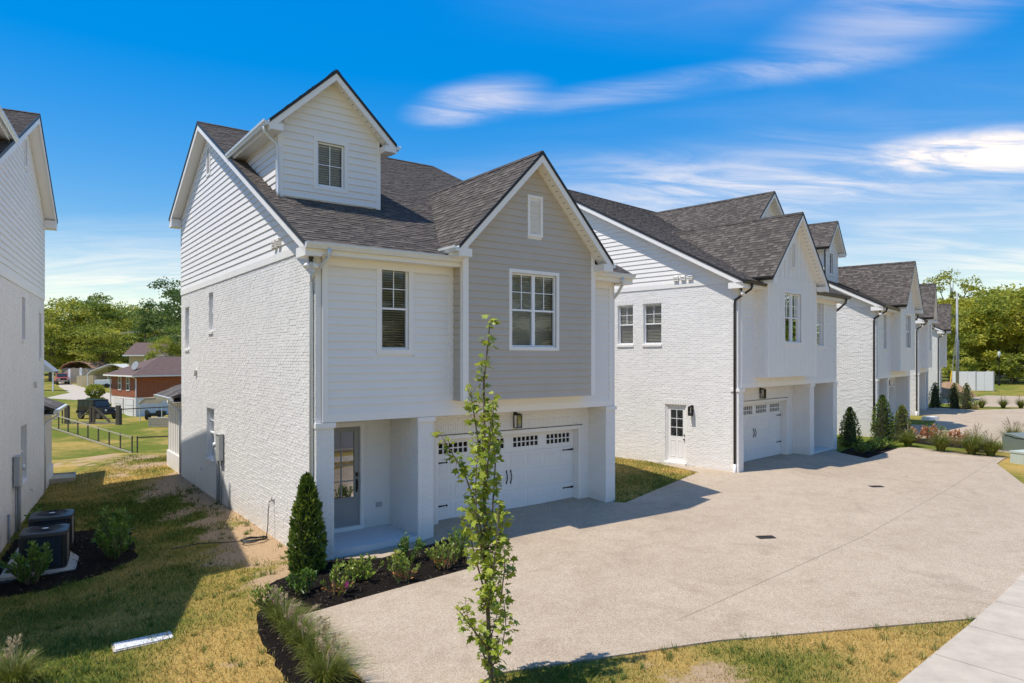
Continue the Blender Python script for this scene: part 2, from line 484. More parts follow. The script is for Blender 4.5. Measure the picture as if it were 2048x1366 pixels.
# how dry and how bare the turf is, point by point
def seg_dist(X, Y, p, q):
    px, py = p; qx, qy = q
    L = (qx - px) ** 2 + (qy - py) ** 2
    t = np.clip(((X - px) * (qx - px) + (Y - py) * (qy - py)) / L, 0, 1)
    return np.hypot(X - px - t * (qx - px), Y - py - t * (qy - py))
_tab = np.random.default_rng(2024).random((256, 256))
def vnoise(X, Y, s):
    x = X / s + 500.0; y = Y / s + 500.0
    xi = np.floor(x).astype(int); yi = np.floor(y).astype(int); fx = x - xi; fy = y - yi
    fx = fx * fx * (3 - 2 * fx); fy = fy * fy * (3 - 2 * fy)
    t = lambda a_, b_: _tab[a_ % 256, b_ % 256]
    return (t(xi, yi) * (1 - fx) + t(xi + 1, yi) * fx) * (1 - fy) + (t(xi, yi + 1) * (1 - fx) + t(xi + 1, yi + 1) * fx) * fy
def fbm(X, Y, s, o=4):
    v = 0.0; w = 0.0
    for k in range(o):
        a_ = 0.55 ** k; v = v + a_ * vnoise(X + 37.7 * k, Y - 11.3 * k, s / 2 ** k); w += a_
    return v / w
def dry_bare(X, Y):
    n1 = fbm(X, Y, 3.2) - .5; n2 = fbm(X + 90, Y + 40, 1.3, 3) - .5
    dry = np.where(Y > 33, 0.28, np.where(X < -3.5, .49, .50)) + 1.15 * n1 + 0.75 * n2
    dry = dry + 0.20 * np.exp(-((X + 5.0) ** 2 + (Y - 10.6) ** 2) / 5.0)
    dry = dry + 0.45 * np.exp(-((X - 6.0) ** 2 + (Y - 10.0) ** 2) / 3.0)
    dry = dry - 0.22 * np.exp(-((X + 8.5) ** 2 + (Y - 13.2) ** 2) / 9.0)
    dry = dry - 0.20 * np.exp(-((X + 9) ** 2 + (Y - 19) ** 2) / 12.0)
    dry = dry - 0.45 * np.exp(-((X - .6) ** 2 + (Y - 9.1) ** 2) / 0.7)
    dry = dry - 0.6 * np.exp(-((X - 17) ** 2 + (Y - 31) ** 2) / 14.0)
    m1 = fbm(X - 40, Y + 70, 1.1, 4) - .5
    dl = seg_dist(X, Y, hw(1, 0, 0), hw(1, 0, 13.6))
    bare = 0.98 * np.exp(-(dl / 1.35) ** 2)
    bare = bare + 0.36 * np.exp(-((X - 3.0) ** 2 + (Y - 9.9) ** 2) / 1.9)
    bare = bare + 0.55 * np.exp(-((X + 17) ** 2 + (Y - 30) ** 2) / 14)
    bare = bare + 0.60 * np.exp(-((X + 3.9) ** 2 + (Y - 9.9) ** 2) / 1.0)
    bare = bare + 0.45 * np.exp(-((X + 4.9) ** 2 + (Y - 13.2) ** 2) / 1.2)
    return np.clip(dry, 0, 1), np.clip(bare + 1.5 * m1 * (bare > .12) + .35 * m1 - .05, 0, 1)
dr, br_ = dry_bare(gv[:, 0], gv[:, 1])
at = gme.attributes.new('lawn', 'FLOAT_VECTOR', 'POINT')
at.data.foreach_set('vector', np.stack([dr, br_, np.zeros_like(dr)], -1).astype(np.float32).ravel())
ground = bpy.data.objects.new('ground', gme); col.objects.link(ground); tag(ground, kind='structure')

def sheet(name, poly, lift, mat, thick=0.06, cell=0.8, kind='structure', parent=None, holes=()):
    # a paved or mulched sheet that follows the ground, with a real edge
    bm = bmesh.new()
    vs = [bm.verts.new((x, y, 0)) for x, y in poly]
    bm.faces.new(vs)
    xs = [p[0] for p in poly]; ys = [p[1] for p in poly]
    for k in np.arange(math.ceil(min(xs) / cell) * cell, max(xs), cell):
        bmesh.ops.bisect_plane(bm, geom=bm.verts[:] + bm.edges[:] + bm.faces[:], plane_co=(k, 0, 0), plane_no=(1, 0, 0))
    for k in np.arange(math.ceil(min(ys) / cell) * cell, max(ys), cell):
        bmesh.ops.bisect_plane(bm, geom=bm.verts[:] + bm.edges[:] + bm.faces[:], plane_co=(0, k, 0), plane_no=(0, 1, 0))
    for f in bm.faces:
        if f.normal.z < 0: f.normal_flip()
    be = [e for e in bm.edges if e.is_boundary]
    r = bmesh.ops.extrude_edge_only(bm, edges=be)
    low = {v for v in r['geom'] if isinstance(v, bmesh.types.BMVert)}
    bm.verts.ensure_lookup_table()
    zz = gz([v.co.x for v in bm.verts], [v.co.y for v in bm.verts])
    for v, z in zip(bm.verts, zz):
        v.co.z = z + (lift - thick if v in low else lift)
    me = bpy.data.meshes.new(name); bm.to_mesh(me); bm.free()
    me.materials.append(mat)
    o = bpy.data.objects.new(name, me); col.objects.link(o)
    if parent is not None: o.parent = parent
    if kind: o['kind'] = kind
    return o
def aggregate_mat():
    m, nt, b = newmat('exposed_aggregate')
    b.inputs['Roughness'].default_value = 0.85
    p = posco(nt)
    v = node(nt, 'ShaderNodeTexVoronoi'); v.inputs['Scale'].default_value = 88; nt.links.new(p, v.inputs['Vector'])
    peb = ramp(nt, v.outputs['Color'], [(0.0, (0.25, 0.182, 0.118)), (0.4, (0.445, 0.354, 0.252)), (0.75, (0.535, 0.434, 0.318)), (1.0, (0.72, 0.625, 0.50))])
    big = noise(nt, 0.35, 5, 0.6, p, 0.5)
    mid = noise(nt, 3.0, 6, 0.7, p)
    t1 = ramp(nt, big.outputs['Fac'], [(0.3, (0.86, 0.84, 0.82)), (0.7, (1.0, 1.0, 1.0))])
    t2 = ramp(nt, mid.outputs['Fac'], [(0.3, (0.90, 0.87, 0.84)), (0.6, (1.0, 1.0, 1.0)), (0.8, (1.0, 0.94, 0.80))])
    a = node(nt, 'ShaderNodeMixRGB', blend_type='MULTIPLY'); a.inputs['Fac'].default_value = 1
    c = node(nt, 'ShaderNodeMixRGB', blend_type='MULTIPLY'); c.inputs['Fac'].default_value = 1
    nt.links.new(peb, a.inputs['Color1']); nt.links.new(t1, a.inputs['Color2'])
    nt.links.new(a.outputs[0], c.inputs['Color1']); nt.links.new(t2, c.inputs['Color2'])
    # oil and damp stains
    st = noise(nt, 0.9, 3, 0.5, p, 1.2)
    s = ramp(nt, st.outputs['Fac'], [(0.28, (0.70, 0.67, 0.65)), (0.36, (0.88, 0.86, 0.85)), (0.46, (1, 1, 1))])
    d = node(nt, 'ShaderNodeMixRGB', blend_type='MULTIPLY'); d.inputs['Fac'].default_value = 0.45
    nt.links.new(c.outputs[0], d.inputs['Color1']); nt.links.new(s, d.inputs['Color2'])
    nt.links.new(d.outputs[0], b.inputs['Base Color'])
    bump(nt, b, v.outputs['Distance'], 0.4, 0.006)
    return m
M['aggregate'] = aggregate_mat()
M['concrete'] = plain('sidewalk_concrete', (0.47, 0.40, 0.31), 0.85, var=0.13, vs=2.6, bs=0.15, bscale=150)
M['asphalt'] = plain('asphalt', (0.16, 0.155, 0.15), 0.9, var=0.12, vs=1.0, bs=0.2, bscale=120)
M['joint'] = plain('joint_dark', (0.31, 0.25, 0.18), 0.95)
def mulch_mat():
    m, nt, b = newmat('bark_mulch')
    b.inputs['Roughness'].default_value = 1.0; b.inputs['Specular IOR Level'].default_value = 0.1
    p = posco(nt)
    mp = node(nt, 'ShaderNodeMapping'); mp.inputs['Scale'].default_value = (30, 55, 30); nt.links.new(p, mp.inputs['Vector'])
    n = noise(nt, 1.0, 5, 0.8, mp.outputs[0], 2.0)
    nt.links.new(ramp(nt, n.outputs['Fac'], [(0.3, (0.010, 0.008, 0.006)), (0.55, (0.028, 0.021, 0.016)), (0.72, (0.075, 0.055, 0.038)), (0.85, (0.16, 0.11, 0.07))]), b.inputs['Base Color'])
    bump(nt, b, n.outputs['Fac'], 1.0, 0.06)
    return m
M['mulch'] = mulch_mat()

DRIVE = [hw(1, 0.39, -0.02), (-2.74, 14.45), (-1.27, 15.95), (-0.83, 13.75), (-3.56, 11.50), (-1.93, 9.10), (-1.2, 8.05), (-0.23, 9.33), (3.16, 10.36), (7.58, 11.09), (9.86, 13.15), (12.4, 15.6), (17.0, 20.2), (16.22, 21.63), (18.21, 25.65), (19.61, 27.10),
         (17.60, 30.18), (16.90, 29.85), (13.94, 26.76), (13.56, 28.30), hw(2, 8.4, 0.0), hw(2, 8.4, 1.5), hw(2, 0.3, 1.2), hw(2, 0.2, -0.1), hw(2, -0.2, 3.2), (6.0, 27.7), (5.12, 26.26), (6.48, 23.67), hw(1, 8.76, -0.35), hw(1, 8.4, 0.05), hw(1, 8.3, 1.2), hw(1, 2.75, 1.2), hw(1, 2.6, 0.0)]
driveway = sheet('driveway', DRIVE, 0.028, M['aggregate'], 0.16)
DRIVE2 = [hw(3, 0.4, 1.2), hw(3, 0.4, -0.6), (20.9, 33.4), (22.6, 31.0), (31.5, 36.5), (40.0, 45.5), (44.5, 52.5), (41.0, 54.2), (35.3, 52.2), (33.8, 54.6), hw(4, 8.6, -.4), hw(4, 8.5, 1.2), hw(4, .3, 1.2), hw(4, .3, -1.2), hw(3, 8.4, -1.2), hw(3, 8.4, 1.2)]
driveway2 = sheet('driveway', DRIVE2, 0.028, M['aggregate'], 0.16)
DRIVE3 = [hw(5, 0.4, 1.2), hw(5, 0.2, -1.0), (37.2, 57.5), (41.0, 56.3), (45.5, 55.8), (53.5, 69.0), (50.0, 72.0), hw(5, 9, -2), hw(5, 8.4, 1.2)]
driveway3 = sheet('driveway', DRIVE3, 0.028, M['aggregate'], 0.16)
# scored joints: shallow strips of dark filler lying in the paving
def strip(name, pts, w, lift, mat, parent=None, kind=None):
    mb = MB()
    P = []
    for (x0, y0), (x1, y1) in zip(pts[:-1], pts[1:]):
        n = max(1, int(math.hypot(x1 - x0, y1 - y0) / 0.7))
        P += [(x0 + (x1 - x0) * k / n, y0 + (y1 - y0) * k / n) for k in range(n)]
    P.append(pts[-1])
    L = []; R = []
    for i, (x, y) in enumerate(P):
        a = P[max(0, i - 1)]; c = P[min(len(P) - 1, i + 1)]
        dxx, dyy = c[0] - a[0], c[1] - a[1]; l = math.hypot(dxx, dyy) or 1
        nxx, nyy = -dyy / l * w / 2, dxx / l * w / 2
        L.append((x + nxx, y + nyy)); R.append((x - nxx, y - nyy))
    zl = gz([p[0] for p in L], [p[1] for p in L]); zr = gz([p[0] for p in R], [p[1] for p in R])
    vs = []
    for k in range(len(P)):
        vs += [(L[k][0], L[k][1], zl[k] + lift), (R[k][0], R[k][1], zr[k] + lift)]
    mb.add(vs, [(2 * k, 2 * k + 1, 2 * k + 3, 2 * k + 2) for k in range(len(P) - 1)])
    o = mb.build(name, mat, parent)
    if kind: o['kind'] = kind
    return o
for pts in [[(2.0, 10.05), (2.67, 11.11), (8.24, 15.89), (12.75, 20.28), (18.97, 26.73)][1:]]:
    strip('joint', pts, 0.009, 0.0325, M['joint'], driveway)
SWALK = [(1.6, 5.75), (5.11, 9.0), (7.58, 11.09), (9.86, 13.15), (17.4, 20.35), (26.5, 30.2), (36, 41.2), (45, 52.6), (51, 61.6), (55.5, 70), (58.5, 78), (64, 85), (74, 90), (90, 94)]
def offset(pts, d):
    out = []
    for i, (x, y) in enumerate(pts):
        a = pts[max(0, i - 1)]; c = pts[min(len(pts) - 1, i + 1)]
        dxx, dyy = c[0] - a[0], c[1] - a[1]; l = math.hypot(dxx, dyy)
        out.append((x + dyy / l * d, y - dxx / l * d))
    return out
sw = empty('sidewalk'); tag(sw, kind='structure')
def resample(pts, step):
    out = [pts[0]]; acc = 0
    for (x0, y0), (x1, y1) in zip(pts[:-1], pts[1:]):
        l = math.hypot(x1 - x0, y1 - y0); t = step - acc
        while t <= l:
            out.append((x0 + (x1 - x0) * t / l, y0 + (y1 - y0) * t / l)); t += step
        acc = (acc + l) % step if t > l else 0
        acc = l - (t - step)
    return out
rs = resample(SWALK, 1.5); ro = offset(rs, 1.55)
for k in range(len(rs) - 1):
    def lerp(p, q, t): return (p[0] + (q[0] - p[0]) * t, p[1] + (q[1] - p[1]) * t)
    e = 0.006
    sheet('slab', [lerp(rs[k], rs[k + 1], e), lerp(rs[k], rs[k + 1], 1 - e), lerp(ro[k], ro[k + 1], 1 - e), lerp(ro[k], ro[k + 1], e)], 0.045, M['concrete'], 0.14, 2.0, None, sw)
rd_in = offset(SWALK, 3.0); rd_out = offset(SWALK, 10.5)
sheet('road', rd_in + rd_out[::-1], 0.02, M['asphalt'], 0.1, 3.0)
kb_o = offset(SWALK, 2.82)
sheet('kerb', kb_o + rd_in[::-1], 0.13, M['concrete'], 0.25, 3.0)
# mulch beds
def ragged(poly, step=.16, amp=.035):
    r = random.Random(9); out = []
    for (x0, y0), (x1, y1) in zip(poly, poly[1:] + poly[:1]):
        l = math.hypot(x1 - x0, y1 - y0); n_ = max(1, int(l / step))
        for k in range(n_):
            t = k / n_; j = r.uniform(-amp, amp); out.append((x0 + (x1 - x0) * t - (y1 - y0) / l * j, y0 + (y1 - y0) * t + (x1 - x0) / l * j))
    return out
BED1 = [(-2.74, 14.43), hw(1, 0.45, -0.08), hw(1, -0.35, 0.15), hw(1, -0.62, -0.3), (-4.62, 13.1), (-4.42, 12.2), (-4.28, 11.4), (-3.72, 10.3), (-3.0, 9.2), (-2.4, 8.3), (-1.3, 8.1), (-1.98, 9.10), (-3.60, 11.48), (-0.85, 13.72), (-1.27, 15.88)]
BED1 = ragged(BED1)
sheet('mulch_bed', BED1, 0.02, M['mulch'], 0.06)
BED0 = [(-10.9, 12.7), (-9.2, 13.55), (-8.45, 14.6), (-8.4, 15.3), (-9.6, 17.2), (-10.9, 17.9), (-12.6, 17.3), (-10.6, 13.6)]
BED0 = ragged(BED0)
sheet('mulch_bed', BED0, 0.02, M['mulch'], 0.06)
sheet('mulch_bed', [(13.98, 26.80), (16.88, 29.88), (15.6, 30.6), (14.3, 29.3), (13.6, 28.34)], 0.02, M['mulch'], 0.06)
sheet('mulch_bed', [(18.4, 33.6), (19.0, 31.0), (20.4, 29.4), (22.0, 30.4), (20.7, 33.3), (19.6, 34.6)], 0.02, M['mulch'], 0.06)
sheet('mulch_bed', [(33.4, 54.9), (35.3, 51.8), (36.4, 53.2), (35.4, 56.5)], 0.02, M['mulch'], 0.06)
# ------------------------------------------------------------------ townhouses
W, D = 8.7, 13.6
EAVE_Y, EAVE_Z, SL = -0.35, 6.68, 0.525
RIDGE_Y = 9.3
RIDGE_Z = EAVE_Z + SL * (RIDGE_Y - EAVE_Y)
BACK_Y, BACK_Z = 13.95, 9.45
BSL = (RIDGE_Z - BACK_Z) / (BACK_Y - RIDGE_Y)
def roof_z(y):
    return EAVE_Z + SL * (y - EAVE_Y) if y <= RIDGE_Y else RIDGE_Z - BSL * (y - RIDGE_Y)
# shared unit pieces
def unit_brick(i):
    r = random.Random(100 + i); mb = MB()
    j = lambda: r.uniform(-0.02, 0.02)
    v = [(0 + j() * .3, 0, 0), (1, 0, 0), (1, 0, 1), (0, 0, 1), (0.02, 1 + j(), 0.06), (0.98, 1 + j(), 0.05), (0.98, 1 + j(), 0.95), (0.02, 1 + j(), 0.94)]
    mb.add(v, [(4, 5, 6, 7), (0, 1, 5, 4), (1, 2, 6, 5), (2, 3, 7, 6), (3, 0, 4, 7)], 0.5)
    return mb.mesh('brick', M['brick'])
UB = [unit_brick(i) for i in range(4)]
def unit_shingle(i):
    mb = MB()
    mb.add([(0, 0, 0), (1, 0, 0), (1, 1, 0), (0, 1, 0), (0, 0, 1), (1, 0, 1), (1, 1, .2), (0, 1, .2)], [(4, 5, 6, 7), (0, 1, 5, 4), (1, 2, 6, 5), (3, 0, 4, 7)], (i + 0.5) / 8)
    return mb.mesh('shingle', M['shingle'])
US = [unit_shingle(i) for i in range(8)]
BH, BL, MJ = 0.0677, 0.2032, 0.0095       # course, brick and joint
class Plane:
    # a wall plane in template coordinates: s along, d outwards
    def __init__(p, axis, at, n):
        p.axis, p.at, p.n = axis, at, n
    def pt(p, s, d, z):
        if p.axis == 'x': return (s, p.at + p.n * d, z)
        return (p.at + p.n * d, s, z)
    def su(p): return Vector((1, 0, 0)) if p.axis == 'x' else Vector((0, 1, 0))
    def nu(p): return Vector((0, p.n, 0)) if p.axis == 'x' else Vector((p.n, 0, 0))
    def box(p, mb, s0, s1, d0, d1, z0, z1, tone=0.5):
        o = Vector(p.pt(s0, d0, z0))
        mb.para(o, p.su() * (s1 - s0), p.nu() * (d1 - d0), Vector((0, 0, z1 - z0)), tone)
FRONT = lambda y: Plane('x', y, -1)
LEFT = lambda x: Plane('y', x, -1)
RIGHT = lambda x: Plane('y', x, 1)

def cut(s0, s1, holes):
    # the parts of [s0, s1] outside the holes
    segs = [(s0, s1)]
    for h0, h1 in holes:
        nx_ = []
        for a, b in segs:
            if h1 <= a or h0 >= b: nx_.append((a, b)); continue
            if h0 > a: nx_.append((a, h0))
            if h1 < b: nx_.append((h1, b))
        segs = nx_
    return [s for s in segs if s[1] - s[0] > 0.02]

class HouseBuilder:
    def __init__(h, idx, label, opts):
        (ox, oy), ang, z, mir = HOUSES[idx]
        h.idx, h.mir, h.o = idx, mir, opts
        h.root = empty('townhouse', (ox, oy, z), math.radians(90 - ang))
        tag(h.root, label, 'house', 'white painted brick townhouses along the curved drive')
        h.mw = Matrix.Translation((ox, oy, z)) @ Matrix.Rotation(math.radians(90 - ang), 4, 'Z')
        h.bricks = []; h.shingles = []
        h.cam = h.mw.inverted() @ Vector((0, 0, CAM_H))
    def L(h, p):
        k = h.o.get('stretch', 1.0)
        y = p[1] if p[1] > RIDGE_Y else RIDGE_Y - (RIDGE_Y - p[1]) * k
        return (W - p[0], y, p[2]) if h.mir else (p[0], y, p[2])
    def Ld(h, o, v):
        return Vector(h.L(Vector(o) + Vector(v))) - Vector(h.L(o))
    def Lv(h, v):
        return Vector((-v[0], v[1], v[2])) if h.mir else Vector(v)
    def put(h, mb, name, mat, parent=None, smooth=False, label=None):
        o = mb.build(name, mat, parent if parent is not None else h.root, smooth, h.L)
        if label: o['label'] = label
        return o
    # --- brick faces
    def brickface(h, pl, s0, s1, z0, z1, holes=(), real=True):
        # holes: (s0, s1, z0, z1)
        if not real: return
        r = random.Random(int(s0 * 31 + z0 * 17 + pl.at * 101) & 0xffff)
        k = 0; z = z0
        while z < z1 - 0.02:
            zt = min(z + BH, z1)
            zm = (z + zt) / 2
            hs = [(a - MJ * .5, b + MJ * .5) for a, b, c, d in holes if c < zm < d]
            x = s0 - (BL / 2 if k % 2 else 0)
            while x < s1:
                for a, b in cut(max(x, s0), min(x + BL, s1), hs):
                    if b - a > 0.03:
                        h.bricks.append((pl, a + MJ / 2, b - MJ / 2, z + MJ / 2, zt - MJ / 2, h.o.get('relief', .0065) * r.uniform(.5, 1.5), r.uniform(-.0012, .0012)))
                x += BL
            z += BH; k += 1
    def soldier(h, pl, s0, s1, z0, z1, proud=0.012):
        n = max(1, round((s1 - s0) / BH)); w = (s1 - s0) / n
        for k in range(n):
            h.bricks.append((pl, s0 + k * w + MJ / 2, s0 + (k + 1) * w - MJ / 2, z0, z1, proud, 0))
    def flush_bricks(h, parent, nmax):
        def dist(b):
            pl, a, c, z0, z1, d, e = b
            p = Vector(h.L(pl.pt((a + c) / 2, 0, (z0 + z1) / 2)))
            nn = h.Lv(pl.nu()); v = h.cam - p
            cosv = v.normalized().dot(nn)
            return 1e6 if cosv < 0.05 else v.length / math.sqrt(cosv * max(0.03, (c - a)))
        h.bricks.sort(key=dist)
        mb = MB()
        for i, (pl, a, c, z0, z1, d, e) in enumerate(h.bricks):
            if i < nmax:
                o = Vector(h.L(pl.pt(a, 0, z0)))
                p_ = pl.pt(a, 0, z0); su = h.Ld(p_, pl.su() * (c - a)); nu = h.Ld(p_, pl.nu() * d)
                m4 = Matrix(((su.x, nu.x, 0, o.x), (su.y, nu.y, 0, o.y), (0, 0, z1 - z0, o.z), (0, 0, 0, 1)))
                link('brick', UB[i % 4], parent, m4)
            else:
                v = [pl.pt(a, 0, z0), pl.pt(c, 0, z0), pl.pt(c, 0, z1), pl.pt(a, 0, z1),
                     pl.pt(a + .003, d + e, z0 + .003), pl.pt(c - .003, d - e, z0 + .003), pl.pt(c - .003, d - e, z1 - .003), pl.pt(a + .003, d + e, z1 - .003)]
                mb.add(v, [(4, 5, 6, 7), (0, 1, 5, 4), (1, 2, 6, 5), (2, 3, 7, 6), (3, 0, 4, 7)])
        if mb.f:
            o = h.put(mb, 'brickwork', M['brick']); o['kind'] = 'stuff'
    # --- walls with openings
    def wall(h, mb, pl, s0, s1, z0, z1, holes=(), t=0.16):
        ss = sorted({s0, s1} | {x for q in holes for x in q[:2] if s0 < x < s1})
        zs = sorted({z0, z1} | {x for q in holes for x in q[2:] if z0 < x < z1})
        for a, b in zip(ss[:-1], ss[1:]):
            run = None
            for c, d in zip(zs[:-1], zs[1:]):
                inside = any(q[0] <= (a + b) / 2 <= q[1] and q[2] <= (c + d) / 2 <= q[3] for q in holes)
                if inside:
                    if run: pl.box(mb, a, b, -t, 0, run[0], run[1]); run = None
                else:
                    run = (run[0], d) if run else (c, d)
            if run: pl.box(mb, a, b, -t, 0, run[0], run[1])
    # --- lap siding: each board its own piece
    def boards(h, pl, s0, s1, z0, z1, mat, parent, holes=(), lim=None, ex=0.172, joined=None):
        z = z0
        while z < z1 - 0.02:
            zt = min(z + ex, z1); zm = (z + zt) / 2
            segs = cut(s0, s1, [(q[0], q[1]) for q in holes if q[2] < zm < q[3]])
            for a, b in segs:
                a0, b0, a1, b1 = a, b, a, b
                if lim:
                    l0 = lim(z); l1 = lim(zt)
                    a0, b0 = max(a, l0[0]), min(b, l0[1]); a1, b1 = max(a, l1[0]), min(b, l1[1])
                    if b0 - a0 < 0.03: continue
                    if b1 < a1: a1 = b1 = (max(a, l1[0]) + min(b, l1[1])) / 2
                    a1 = min(a1, b1)
                mb = MB() if joined is None else joined
                zq = zt + 0.008 if zt < z1 - .01 else zt
                v = [pl.pt(a0, 0, z), pl.pt(b0, 0, z), pl.pt(b1, 0, zq), pl.pt(a1, 0, zq), pl.pt(a0, .031, z), pl.pt(b0, .031, z), pl.pt(b1, .006, zq), pl.pt(a1, .006, zq)]
                mb.add(v, [(4, 5, 6, 7), (0, 1, 5, 4), (1, 2, 6, 5), (2, 3, 7, 6), (3, 0, 4, 7)])
                if joined is None: h.put(mb, 'siding_board', mat, parent)
            z += ex
    def battens(h, pl, s0, s1, z0, ztop, mat, parent, step=0.305, holes=()):
        n = max(1, round((s1 - s0) / step))
        for k in range(n + 1):
            s = s0 + (s1 - s0) * k / n
            for a, b in cut(z0, ztop(s), [(q[2], q[3]) for q in holes if q[0] - .02 < s < q[1] + .02]):
                mb = MB(); pl.box(mb, s - .021, s + .021, 0.001, .02, a, b); h.put(mb, 'batten', mat, parent)
    # --- windows
    def window(h, pl, s0, s1, z0, z1, units=1, recess=0.07, muntin=(2, 2), blind=True, casing=0.0, tilt=0.5, single=False):
        w = empty('window', parent=h.root)
        fr = MB(); gl = MB(); bl = MB(); mu = MB()
        d = -recess
        f = 0.045
        uw = (s1 - s0) / units
        for k in range(units):
            a = s0 + k * uw; b = a + uw
            fr_ = [(a, a + f, z0, z1), (b - f, b, z0, z1), (a + f, b - f, z0, z0 + f), (a + f, b - f, z1 - f, z1)]
            for q in fr_: pl.box(fr, q[0], q[1], d - .05, d + .02, q[2], q[3])
            zm = (z0 + z1) / 2
            if not single:
                pl.box(fr, a + f, b - f, d - .045, d + .008, zm - .022, zm + .022)
            sash = [(zm + .022, z1 - f)] if not single else [(z0 + f, z1 - f)]
            for (q0, q1) in sash:
                for c in range(1, muntin[0]):
                    x = a + f + (b - a - 2 * f) * c / muntin[0]
                    pl.box(mu, x - .009, x + .009, d - .028, d - .008, q0, q1)
                for c in range(1, muntin[1]):
                    zq = q0 + (q1 - q0) * c / muntin[1]
                    pl.box(mu, a + f, b - f, d - .0285, d - .0085, zq - .009, zq + .009)
            gl.add([pl.pt(a + f, d - .03, z0 + f), pl.pt(b - f, d - .03, z0 + f), pl.pt(b - f, d - .03, z1 - f), pl.pt(a + f, d - .03, z1 - f)], [(0, 1, 2, 3)])
            if blind:
                zz = z0 + f + 0.02
                pl.box(bl, a + f, b - f, d - .13, d - .07, z1 - f - .05, z1 - f)
                while zz < z1 - f - .06:
                    # a tilted slat
                    dy_, dz_ = .024 * math.cos(tilt), .024 * math.sin(tilt)
                    o = Vector(pl.pt(a + f + .004, d - .10, zz))
                    bl.para(o - pl.nu() * dy_ - Vector((0, 0, dz_)), pl.su() * (b - a - 2 * f - .008), pl.nu() * 2 * dy_ + Vector((0, 0, 2 * dz_)), Vector((0, 0, .004)))
                    zz += .056
        h.put(fr, 'frame', M['vinyl'], w); h.put(gl, 'pane', M['glass'], w)
        if mu.f: h.put(mu, 'muntin', M['vinyl'], w)
        if bl.f: h.put(bl, 'blind', M['blind'], w)
        if casing > 0:
            c = MB()
            for q in [(s0 - casing, s0, z0 - casing, z1 + casing), (s1, s1 + casing, z0 - casing, z1 + casing), (s0, s1, z1, z1 + casing), (s0, s1, z0 - casing, z0)]:
                pl.box(c, q[0], q[1], -.05, .033, q[2], q[3])
            h.put(c, 'casing', M['trim'], w)
        return w
    def sill_lintel(h, pl, s0, s1, z0, z1, w):
        mb = MB(); n = max(2, round((s1 - s0 + .06) / .075)); t = (s1 - s0 + .06) / n
        for k in range(n):
            o = Vector(pl.pt(s0 - .03 + k * t + .003, -.10, z0 - .085))
            mb.para(o, pl.su() * (t - .006), pl.nu() * .145 - Vector((0, 0, .018)), Vector((0, 0, .075)))
        h.put(mb, 'sill', M['brick'], w)
    # --- shingled slopes
    def slope(h, roofmb, p0, u, v, poly, real=True, thick=0.05, ex=0.143):
        real = True if thick == 0.05 and (real or h.o.get('far_roof')) and real is not None else False
        p0 = Vector(p0); u = Vector(u).normalized(); v = Vector(v).normalized()
        n = u.cross(v)
        if n.z < 0: n = -n
        P = [p0 + u * a + v * b for a, b in poly]
        roofmb.prism([tuple(p) for p in P], tuple(-n * thick), 0.15)
        if not real: return
        r = random.Random(int(p0.x * 13 + p0.y * 7 + h.idx * 97))
        vmax = max(q[1] for q in poly); k = 0; vv = 0.0
        while vv < vmax - .03:
            vm = vv + ex * .45
            xs = []
            m = len(poly)
            for i in range(m):
                (a0, b0), (a1, b1) = poly[i], poly[(i + 1) % m]
                if (b0 - vm) * (b1 - vm) < 0: xs.append(a0 + (a1 - a0) * (vm - b0) / (b1 - b0))
            if len(xs) >= 2:
                lo, hi = min(xs), max(xs)
                x = lo - r.uniform(0, .3)
                while x < hi:
                    w = r.choice((.09, .12, .15, .19, .24))
                    a, b = max(x, lo), min(x + w, hi)
                    if b - a > .02:
                        tooth = r.random() < .55
                        t = (r.uniform(.40, .85) if tooth else r.uniform(.16, .5))
                        h.shingles.append((p0 + u * (a + .002) + v * (vv - .012 + r.uniform(-.003, .003)), u * (b - a - .004), v * (min(ex, vmax - vv) + .012), n * (.019 if tooth else .010), t))
                    x += w
            vv += ex; k += 1
    def flush_shingles(h, parent, nmax):
        def dist(s):
            p = Vector(h.L(s[0])); v = h.cam - p
            cosv = v.normalized().dot(h.Lv(s[3].normalized()))
            return 1e6 if cosv < .03 else v.length / math.sqrt(cosv * s[1].length)
        h.shingles.sort(key=dist)
        vs = []; fs = []; ts = []
        mb = MB()
        for i, (o, u, v, n, t) in enumerate(h.shingles):
            if i < nmax:
                o2 = Vector(h.L(o)); uu, vv, nn = h.Ld(o, u), h.Ld(o, v), h.Ld(o, n)
                m4 = Matrix(((uu.x, vv.x, nn.x, o2.x), (uu.y, vv.y, nn.y, o2.y), (uu.z, vv.z, nn.z, o2.z), (0, 0, 0, 1)))
                link('shingle', US[min(7, int(t * 8))], parent, m4)
            else:
                P = [o + n * .05, o + u + n * .05, o + u + v, o + v, o + n, o + u + n, o + u + v + n * .2, o + v + n * .2]
                mb.add([tuple(p) for p in P], [(4, 5, 6, 7), (0, 1, 5, 4), (1, 2, 6, 5), (3, 0, 4, 7)], t)
        if mb.f:
            q = h.put(mb, 'shingle_field', M['shingle']); q['kind'] = 'stuff'
    def gutter(h, p0, p1, out, mat, name='gutter'):
        # K profile run from p0 to p1, outwards 'out'
        p0 = Vector(p0); e = Vector(p1) - p0; out = Vector(out)
        prof = [(0, 0), (0.08, 0), (0.095, .035), (0.125, .075), (0.13, .125), (0.115, .125), (0.11, .09), (0.015, .09), (0.012, .125), (0, .125)]
        mb = MB(); mb.prism([tuple(p0 + out * a + Vector((0, 0, b))) for a, b in prof], tuple(e))
        return h.put(mb, name, mat)
